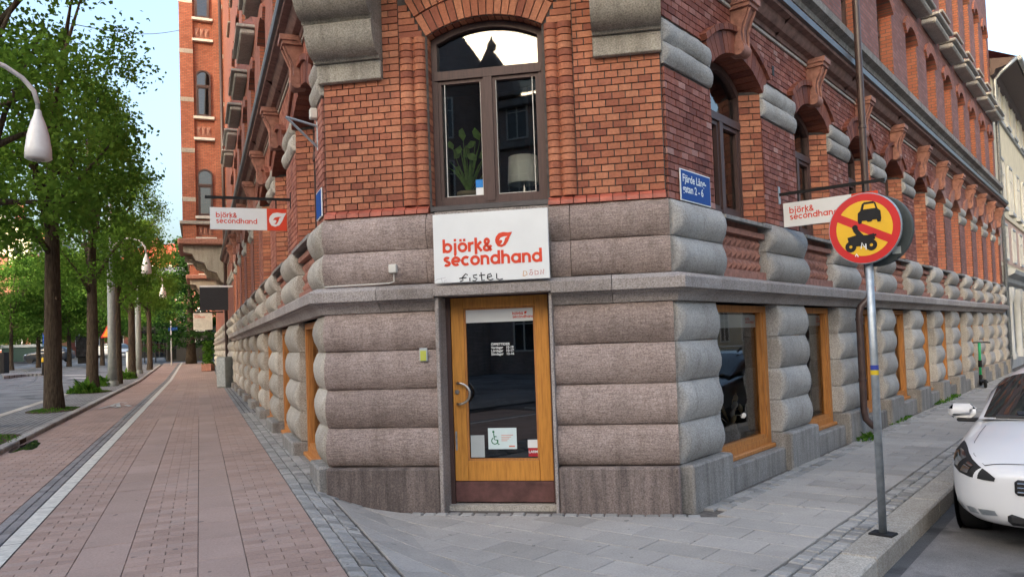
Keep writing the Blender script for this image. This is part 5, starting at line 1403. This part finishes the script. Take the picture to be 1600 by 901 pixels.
p_ = Rp(8.2,.13); tuft('weed', p_, .08, .8, -aR, 160, .10, m_weed, 'low weeds along the foot of the stone wall', 2)
p_ = Rp(12.6,.13); tuft('weed', p_, .12, 1.4, -aR, 260, .14, m_weed, 'long strip of weeds by the wall near the scooter', 3)
for px, py, lb in ((131,614,'leafy bush at the foot of the linden trunk'), (163,603,'small bush beside the grey lamp post'), (196,592,'bush behind the white marker post')):
    c = at(px, py, .06); tuft('bush', (c[0],c[1],c[2]), .55, .45, 0, 260, .62, m_weed, lb, px, .06)

# ================================================================ street lamps and posts on the avenue
m_lamp = plain('white_lamp_enamel', (.70,.70,.70), .3, .5, var=.06); m_post = plain('grey_painted_post', (.20,.22,.215), .5, .4, var=.15)
def lamp_head(t, Mx, z):
    MB().lathe([(0,-.02),(.165,-.02),(.20,0),(.195,.15),(.165,.38),(.11,.60),(.065,.72),(.05,.80),(.02,.84)], 24).build('lamp_shade', m_lamp, t, Mx, smooth=True)
    MB().lathe([(0,-.08),(.03,-.06),(.04,-.03),(.10,-.022)], 14).build('bulb_glass', m_glass, t, Mx, smooth=True)
    MB().tube([(0,0,.78),(0,0,.92)], .035, 8).build('socket', m_post, t, Mx)
def street_lamp(p, dirx, reach, hz, label, r0=.17, group=None, tall=0.):
    M_ = T(*p); t = thing('street_lamp', M_, label, 'street lamp', group); d = np.array(dirx[:2])/np.linalg.norm(dirx[:2])
    MB().tube([(0,0,0),(0,0,1.2),(0,0,hz-.9)], [r0*1.15,r0,r0*.85], 14).build('post', m_post, t, M_, smooth=True)
    MB().lathe([(r0*1.4,0),(r0*1.35,.18),(r0*1.1,.24)], 14).build('base', m_post, t, M_, smooth=True)
    n = 9; P = [(0,0,hz-1.1),(0,0,hz-.2)]+[(d[0]*reach*.5*(1-math.cos(math.pi*k/n)), d[1]*reach*.5*(1-math.cos(math.pi*k/n)), hz-.2+.62*math.sin(math.pi*k/n)*1.0+.1*k/n) for k in range(1, n+1)]
    MB().tube(P, .038, 8).build('arm', m_lamp, t, M_, smooth=True)
    lamp_head(t, M_ @ T(d[0]*reach, d[1]*reach, hz-1.02), 0)
    if tall: MB().tube([(0,0,hz-.95),(0,0,hz+tall)], .07, 8).build('mast', m_galv, t, M_, smooth=True)
    return t
LG = 'white bell street lamps of the avenue'
p1_ = at(176,603,.05); street_lamp(p1_, -nL, 1.35, 5.75, 'grey lamp post with white bell lamp beside a linden trunk', .17, LG, 2.2)
# lamp reaching into the picture from a post outside it
q = far(60, 248, 12.6); lpz = q[2]; base = Lp(5.6, 5.3, .05); dv = (q[0]-base[0], q[1]-base[1])
tN = street_lamp(base, dv, math.hypot(*dv), lpz-base[2]+1.02, 'large white bell street lamp in front of the near linden crown', .17, LG)
p2_ = at(217,584,.05); street_lamp(p2_, -nL, 1.35, 5.4, 'lamp post further along in front of the black kiosk', .17, LG)
mk = at(200,588,.05); t = thing('marker_post', T(*mk), 'short white marker post beside the linden row', 'post'); MB().tube([(0,0,0),(0,0,1.35)], .09, 10).build('post', m_white, t, smooth=True); MB().lathe([(.09,0),(.06,.05),(0,.07)], 10, T(0,0,1.35)).build('cap', m_black, t)
def flat_sign(name, px, py, D, label, poly, w_, inner, outer, postz):
    q = far(px, py, D); g = float(gz(q[0], q[1])); M_ = T(q[0], q[1], g) @ RZ(R(0)); t = thing(name, M_, label, 'sign'); z = q[2]-g
    MB().tube([(0,.06,0),(0,.06,z+.3)], .04, 8).build('post', m_galv, t, M_); MB().prism([(x*w_, z+y*w_) for x, y in poly], -.01, .01).build('border', outer, t, M_); MB().prism([(x*w_*.78, z+y*w_*.78-.02*w_) for x, y in poly], -.016, -.011).build('face', inner, t, M_); return t
m_or = plain('orange_warning_face', (.75,.28,.01), .4); TRI = [(-.5,-.33),(.5,-.33),(0,.55)]; SQ = [(-.5,-.5),(.5,-.5),(.5,.5),(-.5,.5)]
flat_sign('warning_sign', 172, 517, 40, 'orange warning triangle with red border behind the grey lamp post', TRI, 1.0, m_or, m_sred, 0)
s_ = flat_sign('crossing_sign', 75, 528, 58, 'blue square pedestrian crossing sign across the avenue', SQ, .8, m_blue, m_blue, 0)
q = far(75,528,58); MB().add([(-.2,-.02,q[2]-float(gz(q[0],q[1]))-.2),(.2,-.02,q[2]-float(gz(q[0],q[1]))-.2),(0,-.02,q[2]-float(gz(q[0],q[1]))+.25)], [(0,1,2)]).build('white_symbol', m_white, s_)
m_ybol = plain('yellow_bollard_top', (.65,.42,.02), .5)
for px in (67,75):
    c = at(px, 586, -.05); t = thing('bollard', T(*c), 'black bollard with yellow top on the traffic island', 'bollard', 'pair of bollards on the traffic island'); MB().tube([(0,0,0),(0,0,.85)], .06, 10).build('post', m_black, t, smooth=True); MB().lathe([(.065,.85),(.075,.88),(.075,1.08),(.04,1.13),(0,1.14)], 12).build('cap', m_ybol, t, smooth=True)
t = thing('signal_box', T(*at(0,583,-.05)), 'dark traffic cabinet at the edge of the avenue', 'cabinet'); MB().bbox(-.5,.5,-.3,.3,0,1.5,.03).build('body', m_black, t)
# parked cars, recycling container, poster stand, kiosk across the avenue
def car_far(px, D, yaw, pm, lb, s=1.05, py=556):
    q = far(px, py, D); return make_car(T(q[0],q[1],float(gz(q[0],q[1]))-.02) @ RZ(yaw) @ Matrix.Diagonal((s,s,s*1.12,1)), pm, lb)
car_far(77, 78, R(180), m_cdark, 'dark blue car parked across the avenue seen from its side')
car_far(188, 82, R(-60), m_csilver, 'pale car parked behind the linden trunks'); car_far(165, 92, R(180), m_cwhite, 'white car parked far behind the linden trunks')
q = far(42,556,84); t = thing('recycling_container', T(q[0],q[1],float(gz(q[0],q[1]))), 'dark green recycling container under the park trees', 'container'); m_rg = plain('dark_green_steel', (.02,.05,.042), .5)
MB().bbox(-2.2,2.2,-.9,.9,0,1.55,.05).build('body', m_rg, t); MB().prism([(-2.3,1.56),(2.3,1.56),(2.2,1.85),(-2.2,1.85)], -1.,1.).build('lid', m_galv, t)
q = far(129,562,70); t = thing('poster_stand', T(q[0],q[1],float(gz(q[0],q[1]))), 'dark poster stand on the far pavement', 'stand'); MB().bbox(-.55,.55,-.12,.12,.55,2.5,.04).build('case', m_black, t); MB().bbox(-.4,.4,-.1,.1,0,.56,.02).build('foot', m_black, t); MB().box(-.46,.46,-.13,-.122,.68,2.38).build('poster', plain('dark_poster', (.06,.055,.06), .3, var=.8, scale=3.), t)
q = far(282,566,66); kz = float(gz(q[0],q[1])); KM = T(q[0],q[1],kz) @ RZ(R(6)); t = thing('kiosk', KM, 'black flat roofed kiosk with white graffiti', 'kiosk')
MB().bbox(-1.2,2.6,0,2.5,0,2.75,.03).build('wall', m_black, t); MB().bbox(-2.9,2.8,-.5,2.6,2.76,3.1,.03).build('roof', m_black, t); MB().bbox(-1.25,2.4,-.52,-.45,2.55,2.62,.01).build('eaves_light_strip', m_white, t)
MB().bbox(-1.05,-.35,-.04,.02,.2,2.3,.01).build('door', m_glassd, t); scrawl(t, KM, [[(0,0),(.1,1.1)],[(.5,.1),(.55,1.2)],[(0,.5),(.55,.65)],[(.75,0),(1.,1.),(1.25,.1)],[(.8,.4),(1.2,.45)],[(1.5,0),(1.45,1.1)],[(2.,1.1),(1.5,.5),(2.1,0)],[(2.9,.95),(2.4,1.),(2.35,.1),(2.9,0)],[(2.4,.5),(2.8,.55)]], .75, 1.45, .36, .04, m_card, -.04)
for x in (-2.8,-1.9): MB().tube([(x,-.4,0),(x,-.4,2.76)], .05, 8).build('post', m_black, t)
q = far(268,566,58); t = thing('thin_pole', T(q[0],q[1],float(gz(q[0],q[1]))), 'thin white pole with blue street name sign before the kiosk', 'pole'); MB().tube([(0,0,0),(0,0,3.4)], .05, 8).build('post', m_lamp, t, smooth=True); MB().bbox(-.2,.5,-.04,-.02,2.6,2.85,.01).build('plate', m_blue, t)
t = thing('tram_shelter', T(*far(240,566,74)[:2], float(gz(*far(240,566,74)[:2]))), 'dark tram shelter beside the kiosk', 'shelter'); MB().bbox(-2.8,2.6,-.8,.8,2.6,2.8,.03).build('roof', m_black, t); MB().box(-2.6,2.5,.7,.73,.2,2.6).build('pane', m_glassd, t)
for x in (-2.6,-.8,.8,2.4): MB().tube([(x,.7,0),(x,.7,2.6)], .05, 8).build('post', m_black, t)
q = far(192,556,100); 

# more things on the avenue wall
def board_sign(s, z0, z1, o0, o1, label, mat, frame_m, logo_=False):
    F_ = FL @ T(-s,0,0) @ Matrix(((0,-1,0,0),(1,0,0,0),(0,0,1,0),(0,0,0,1))); t = thing('hanging_sign', FL @ T(-s,0,z0), label, 'sign')
    MB().bbox(-o1,-o0,-.02,.02,z0,z1,.004).build('board', mat, t, F_); MB().bbox(-o1-.0,0.,-.025,.025,z1+.002,z1+.07,.004).build('arm', frame_m, t, F_)
    if logo_: 
        m = MB(); word(m, 'bj\u00f6rk&', -o1+.06, z1-.16, .05, None, .24, -.023); word(m, 'secondhand', -o1+.06, z1-.25, .05, None, .24, -.023); m.build('lettering', m_red, t, F_)
    return t
board_sign(23.0, 3.15, 4.02, .18, 1.18, 'black square hanging sign below a white bar', plain('charcoal_sign', (.022,.022,.026), .6), m_lamp)
board_sign(36.0, 2.75, 3.65, .55, 1.5, 'cream hanging sign with small red lettering below the black sign', m_cream, m_black, True)
q = Lp(42,.75,0); t = thing('planter', T(*q), 'brown planter box with a tall plant on the walk', 'planter'); MB().bbox(-.3,.3,-.3,.3,0,.45,.02).build('box', m_terra, t)
put('foliage', leaves([(random.gauss(0,.1),random.gauss(0,.1),.5+.12*k) for k in range(10)], 60, np.array([.12,.12,.12]), .14, 9), m_weed, t)
q = Lp(22.6,.36,0); t = thing('utility_cabinet', T(*q) @ RZ(-aL*-1), 'light grey utility cabinet against the stone wall', 'cabinet'); MB().bbox(-.22,.22,-.2,.2,0,1.15,.02).build('body', m_post, t); MB().bbox(-.2,.2,-.22,-.202,.05,1.1,.006).build('door', m_galv, t)

# overhead wire across the avenue
a, b = far(105,36,20), far(283,47,36); t = thing('overhead_wire', T(*a), 'thin overhead wire strung from the brick bay', 'wire'); MB().tube([tuple(a+(b-a)*k/8-np.array([0,0,.25*math.sin(math.pi*k/8)])) for k in range(9)], .012, 5).build('cable', m_black, t, I4)

# ================================================================ other buildings
m_cwall = plain('cream_render', (.64,.57,.42), .85, .2, var=.1, scale=2); m_gwall = plain('pale_grey_render', (.42,.44,.45), .85, .2, var=.12, scale=2); m_ochre = plain('ochre_render', (.58,.46,.26), .85, .2); m_pinkr = plain('pink_render', (.5,.36,.30), .85, .2); m_tile = plain('red_roof_tile', (.38,.06,.035), .7, .3, var=.2); m_slate = plain('dark_slate_roof', (.09,.09,.10), .6, .4, var=.2); m_redroof = plain('orange_gable_paint', (.55,.13,.05), .8)
_wm = {}
def win_mesh(w_, h_):
    k = (round(w_,2), round(h_,2))
    if k not in _wm:
        m = MB(); m.ring([(-w_/2,0),(w_/2,0),(w_/2,h_),(-w_/2,h_)], [(-w_/2+.07,.07),(w_/2-.07,.07),(w_/2-.07,h_-.07),(-w_/2+.07,h_-.07)], -.05, .05); m.box(-.03,.03,-.04,.03,.07,h_-.07); m.box(-w_/2+.07,w_/2-.07,-.03,.02,h_*.66,h_*.66+.05)
        p = MB().add([(-w_/2+.05,.0,.05),(w_/2-.05,.0,.05),(w_/2-.05,.0,h_-.05),(-w_/2+.05,.0,h_-.05)], [(0,1,2,3)]); _wm[k] = (m.mesh('window'), p.mesh('pane'))
    return _wm[k]
m_dpane = plain('dark_reflecting_pane', (.02,.024,.028), .05, .8, var=.02)
def wins(t, F, us, zs, w_, h_, fm, sill=None):
    for z in zs:
        for u in us:
            a, p = win_mesh(w_, h_); o = put('window', a, fm, t, F @ T(u,-.01,z)); put('pane', p, m_dpane, o, F @ T(u,-.012,z))
            if sill: MB().box(u-w_/2-.1, u+w_/2+.1, -.12, .02, z-.12, z).build('sill', sill, t, F)
# projecting brick bay further along the avenue front (part of the same block, own footing)
def bay(s0, label, w_=1.8, ln=4.2, zb=6.2):
    FB = FL @ T(-s0, 0, 0) @ Matrix(((0,-1,0,0),(1,0,0,0),(0,0,1,0),(0,0,0,1)))     # face looking back to the corner; x from -w to 0
    t = thing('brick_bay_tower', FL @ T(-s0,0,0), label, 'bay window')
    m = MB(); m.box(-w_,-w_+.55,-.06,ln,zb+.2,22); m.box(-.42,.0,-.06,ln,zb+.2,22); m.box(-w_+.55,-.42,.06,ln,zb+.2,22); m.build('wall', m_to, t, FB)
    for k in range(4):
        z = zb+1.35+4.4*k; c = -w_+.55+.40
        o = window(FB, c, -.02, .30, z, z+1.85, .22, m_brownwood, m_glassd, 'window', z+1.35, False, .05, .08, t)
        MB().bbox(c-.43,c+.43,-.13,.1,z-.14,z-.02,.01).build('sill', m_cream, t, FB); MB().bbox(c-.43,c+.43,-.12,.1,z-1.08,z-.96,.01).build('string', m_cream, t, FB)
        for j in range(3): MB().add([(c-.30+.2*j,.055,z-.85),(c-.12+.2*j,.055,z-.85),(c-.12+.2*j,.055,z-.45),(c-.30+.2*j,.055,z-.45),(c-.21+.2*j,-.01,z-.65)], [(0,1,4),(1,2,4),(2,3,4),(3,0,4)]).build('terracotta_stud', m_terra, t, FB)
        for zz in (z+.6, z+2.75):
            MB().bbox(-w_-.01,-w_+.55,-.068,.1,zz,zz+.19,.006).build('stone_band', m_gran_wm, t, FB); MB().bbox(-.14,.0,-.068,.1,zz-.1,zz+.09,.006).build('stone_band', m_gran_wm, t, FB)
    MB().bbox(-w_-.12,.02,-.16,ln+.1,zb+.95,zb+1.1,.02).build('sill_course', m_gran_gr, t, FB)
    MB().bbox(-w_-.22,.02,-.25,ln+.2,zb+.05,zb+.32,.05).build('cornice', m_terra, t, FB)
    for y0 in (0., ln-.35):
        m = MB(); m.prism([(-w_,zb+.03),(-w_,zb-.25),(-w_+.35,zb-.32),(-w_+.5,zb-.62),(-w_+.85,zb-.72),(-w_+1.0,zb-1.05),(-w_+1.35,zb-1.15),(-.25,zb-1.55),(0,zb-1.6),(0,zb+.03)], y0, y0+.35); m.build('console', m_console, t, FB)
    return t
bay(28.0, 'projecting red brick bay with white sills on stepped stone consoles')
bay(44.0, 'second projecting brick bay with stone consoles further along the avenue', 1.7, 4.2, 6.1)
# the brick front goes on beyond the first block
t = thing('brick_terrace', FL @ T(-40,0,0), 'red brick terrace continuing along the avenue beyond the projecting bay', 'building')
MB().box(-58,-28.05,.02,10,2.3,19.5).build('wall', m_tp, t, FL)
for k in range(22):
    u = -28.6-k*1.32
    for j in range(4): block(FL, u-.95, u, .45+.385*j, .45+.385*(j+1), m_gran_wm, .11, .3, .16, .16).parent = t
    for j in range(2): block(FL, u-1.2, u, UP[j], UP[j+1], m_gran_wm, .10, .3, .14, .14).parent = t
for o in t.children:
    if o.name.startswith('stone_block'): o.matrix_basis = TM[t].inverted() @ TM[o]
MB().box(-58,-28.05,.05,2,0,2.3).build('base_wall', m_gran_pl, t, FL); put('band', sweep([Lp(58,0)[:2], Lp(28.1,0)[:2]], BAND).mesh('band'), m_band, t, I4)
# cream house on the side street
FCR = FR @ T(24.05, .0, 0); t = thing('cream_house', FCR, 'cream rendered house with grey shopfront next to the brick corner building', 'building')
MB().box(0,52,.02,10,3.3,10.4).build('wall', m_cwall, t, FCR); MB().box(0,52,.05,10,0,3.3).build('ground_floor_wall', m_gwall, t, FCR)
MB().box(0,52,-.004,.03,3.75,5.35).build('pink_frieze', m_pinkr, t, FCR); MB().box(0,52,-.06,.03,5.35,5.5).build('string_course', m_cwall, t, FCR); MB().box(0,52,-.06,.03,8.85,8.98).build('string_course', m_gwall, t, FCR)
m = MB(); m.prism([(0,0),(1,0),(1,1),(0,1)], 0, .01) if False else None
put('shop_cornice', sweep([Rp(24.1,0)[:2], Rp(76,0)[:2]], [(0,3.0),(.1,3.05),(.12,3.2),(.35,3.3),(.4,3.42),(0,3.6)]).mesh('shop_cornice'), m_gwall, t, I4)
put('eaves', sweep([Rp(24.05,0)[:2], Rp(76,0)[:2]], [(0,10.1),(.1,10.15),(.15,10.3),(.75,10.42),(.8,10.55),(0,10.7)]).mesh('eaves'), m_brownwood, t, I4)
MB().add([(0,-.82,10.56),(52,-.82,10.56),(52,5,13.6),(0,5,13.6)], [(0,1,2,3)]).build('roof', m_tile, t, FCR)
MB().tube([(0,-.85,10.52),(52,-.85,10.52)], .08, 8).build('gutter', m_gwall, t, FCR); MB().tube([(-.12,-.80,10.5),(-.1,-.35,10.15),(-.08,-.12,9.9),(-.08,-.12,.2)], .06, 8).build('downpipe', m_galv, t, FCR, smooth=True)
wins(t, FCR, [1.4+2.3*k for k in range(21)], (5.75,9.05), 1.0, 1.75, m_gwall, m_gwall); wins(t, FCR, [1.4+2.3*k for k in range(21)], (3.85,), .95, 1.3, m_gwall)
for k in range(22):
    u = .45+2.3*k; MB().lathe([(.16,0),(.16,.2),(.11,.28),(.11,1.9),(.15,2.0),(.19,2.2),(.19,2.45)], 12, T(u,-.10,.4)).build('column', m_gwall, t, FCR, smooth=True)
for k in range(21): MB().prism(arch_poly(.75,.5,2.0,.5,8,1.6+2.3*k), .0, .06).build('shop_window', m_dpane, t, FCR)
# far houses over the trees
def house(px, D, w_, dp, h_, yaw, wm, rm, label, fm, rows, cols, roof=3., gable=False, zoff=0.):
    q = far(px, 556, D); g = float(gz(q[0],q[1]))+zoff; M_ = T(q[0],q[1],g) @ RZ(yaw); t = thing('far_house', M_, label, 'building')
    MB().box(-w_/2,w_/2,0,dp,-3,h_).build('wall', wm, t)
    if gable: MB().prism([(-w_/2-.3,h_),(w_/2+.3,h_),(0,h_+roof)], -.3, dp).build('roof', rm, t); MB().prism([(-w_/2+.2,h_),(w_/2-.2,h_),(0,h_+roof-.6)], -.34,-.31).build('gable', wm, t)
    else: MB().add([(-w_/2-.4,-.4,h_),(w_/2+.4,-.4,h_),(w_/2-1.5,dp*.5,h_+roof),(-w_/2+1.5,dp*.5,h_+roof),(-w_/2-.4,dp,h_),(w_/2+.4,dp,h_)], [(0,1,2,3),(1,5,2),(0,3,4),(3,2,5,4)]).build('roof', rm, t)
    wins(t, M_, [(-w_/2)+w_*(k+.5)/cols for k in range(cols)], [1.2+3.3*k for k in range(rows)], 1.3, 1.9, fm)
    for x in (-w_*.3, w_*.25): MB().bbox(x-.6,x+.6,dp*.4,dp*.4+1.,h_+roof*.4,h_+roof+1.2,.05).build('chimney', m_tp, t)
    return t
house(15, 122, 15, 12, 15.5, R(12), m_ochre, m_slate, 'ochre house with dark roof rising over the park trees', m_white, 4, 5, 4.)
house(-8, 108, 9, 10, 17.5, R(20), m_cwall, m_slate, 'pale curved gable house at the end of the avenue', m_white, 5, 3, 4., True)
house(26, 100, 6.5, 8, 9.6, R(25), m_tp, m_tile, 'small brick gable with red tiles above the street trees', m_white, 2, 3, 3.2, True)
house(268, 150, 24, 14, 17.5, R(-10), m_redroof, m_tile, 'orange red house showing beyond the projecting bays', m_white, 5, 7, 4.)
house(235, 118, 26, 10, 10.5, R(-4), m_tp, m_slate, 'long low brick house behind the tram shelter', m_white, 3, 8, 3.)
house(120, 150, 40, 12, 12, R(4), m_cwall, m_slate, 'long pale house hidden behind the park trees', m_white, 4, 10, 3.)
# the house across the crossing that shows in the window glass
OM = T(-2, -17.5, -.1) @ RZ(R(186)); t = thing('gabled_brick_house', OM, 'dark brick house with round turret mirrored in the window panes', 'building')
m_tg = tex_brick('grey_brown_brickwork', ((.28,.22,.20), (.36,.29,.26)), (.22,.2,.18)); m_cop = plain('green_copper_roof', (.10,.17,.14), .6)
MB().box(3,20,0,12,0,13.).build('wall', m_tg, t); MB().add([(3,-.3,13.),(20,-.3,13.),(20,5,16.),(3,5,16.)], [(0,1,2,3)]).build('roof', m_cop, t); MB().box(-26,2.99,.2,12,0,8.).build('low_wing', m_tg, t)
for z in (12.5, 10.6, 7.4, 4.4): MB().box(3 if z > 7 else -26,20,-.35 if z > 12 else -.22,.1,z,z+.3).build('string_course', m_gran_pl, t)
wins(t, OM, [4.2,7.1], (1.2,4.9,8.1,11.), 1.1, 1.9, m_cream); wins(t, OM @ T(0,.2,0), [-24+2.7*k for k in range(10)], (1.2,4.9), 1.1, 1.9, m_cream); wins(t, OM, [13.8,16.5,19.], (1.2,4.9,8.1,11.), 1.1, 1.9, m_cream)
MB().prism([(7.0,13.),(9.6,13.),(9.5,13.8),(9.1,14.4),(8.7,14.8),(8.3,15.4),(7.9,14.8),(7.5,14.4),(7.1,13.8)], -.45, .4).build('gable', m_tg, t); MB().lathe([(0,0),(.2,.15),(.24,.35),(.08,.6),(0,.85)], 12, T(8.3,0,15.3)).build('finial', m_gran_pl, t, smooth=True)
TU = T(11.0,-.3,0); MB().lathe([(2.1,0),(2.1,13.4),(2.3,13.6),(2.3,13.9),(2.0,14.2),(2.0,15.2),(1.2,16.4),(0,18.)], 28, TU).build('turret', m_tg, t, OM @ TU @ TU.inverted(), smooth=True)
for a_ in (-125, -90, -55):
    for z in (4.9, 8.1, 11.):
        Fw = OM @ TU @ RZ(R(a_+90)) @ T(0,-2.09,z); a, p = win_mesh(.8, 1.9); o = put('window', a, m_cream, t, Fw); put('pane', p, m_dpane, o, Fw)
# unseen tall block, added behind the camera to keep the low sun out
BM = T(-42, -32, -.1) @ RZ(R(180)); t = thing('brick_sun_block', BM, 'unseen tall brick block added to keep the sun off the avenue', 'building')
MB().box(-18,18,0,12,0,34).build('wall', m_tp, t); MB().box(-18,18,-.4,.1,33.5,34.).build('cornice', m_gran_pl, t); MB().add([(-18.4,-.4,34.),(18.4,-.4,34.),(18.4,6,36.),(-18.4,6,36.)], [(0,1,2,3)]).build('roof', m_slate, t)
wins(t, BM, [-16+4*k for k in range(9)], (1.2,5.2,9.2,13.2,17.2,21.2), 1.4, 2.2, m_cream)
BM2 = T(-105, -34, -.1) @ RZ(R(176)); t = thing('rendered_sun_block', BM2, 'unseen long rendered block added to shade the far avenue trees', 'building')  # added out of view so the far avenue stays shaded
MB().box(-40,40,0,12,0,32).build('wall', m_cwall, t); MB().add([(-40.4,-.4,32.),(40.4,-.4,32.),(40.4,6,34.),(-40.4,6,34.)], [(0,1,2,3)]).build('roof', m_slate, t)
wins(t, BM2, [-36+6*k for k in range(13)], (1.2,5.2,9.2,13.2,17.2), 1.6, 2.2, m_white)
# rows closing the two streets on their far sides
FO = frame(Rp(84, 14.), -DR); t = thing('terrace_row', FO, 'low rendered terrace row across the side street', 'building')
MB().box(0,84,0,9,-.3,7.6).build('wall', m_cwall, t); MB().box(0,84,-.3,.1,7.3,7.6).build('cornice', m_gwall, t); MB().add([(0,-.3,7.6),(84,-.3,7.6),(84,4,10.),(0,4,10.)], [(0,1,2,3)]).build('roof', m_slate, t)
wins(t, FO, [2+3*k for k in range(27)], (1.1,4.5), 1.2, 1.8, m_white)
FA = frame(Lp(-5, 36.), DL); t = thing('avenue_house_row', FA, 'ochre house row across the avenue behind the park trees', 'building')
MB().box(0,95,0,10,-.5,10.5).build('wall', m_ochre, t); MB().box(0,95,-.3,.1,10.1,10.5).build('cornice', m_gwall, t); MB().add([(0,-.3,10.5),(95,-.3,10.5),(95,5,13.5),(0,5,13.5)], [(0,1,2,3)]).build('roof', m_tile, t)
wins(t, FA, [2+3.5*k for k in range(26)], (1.6,4.9,8.), 1.3, 1.9, m_white)
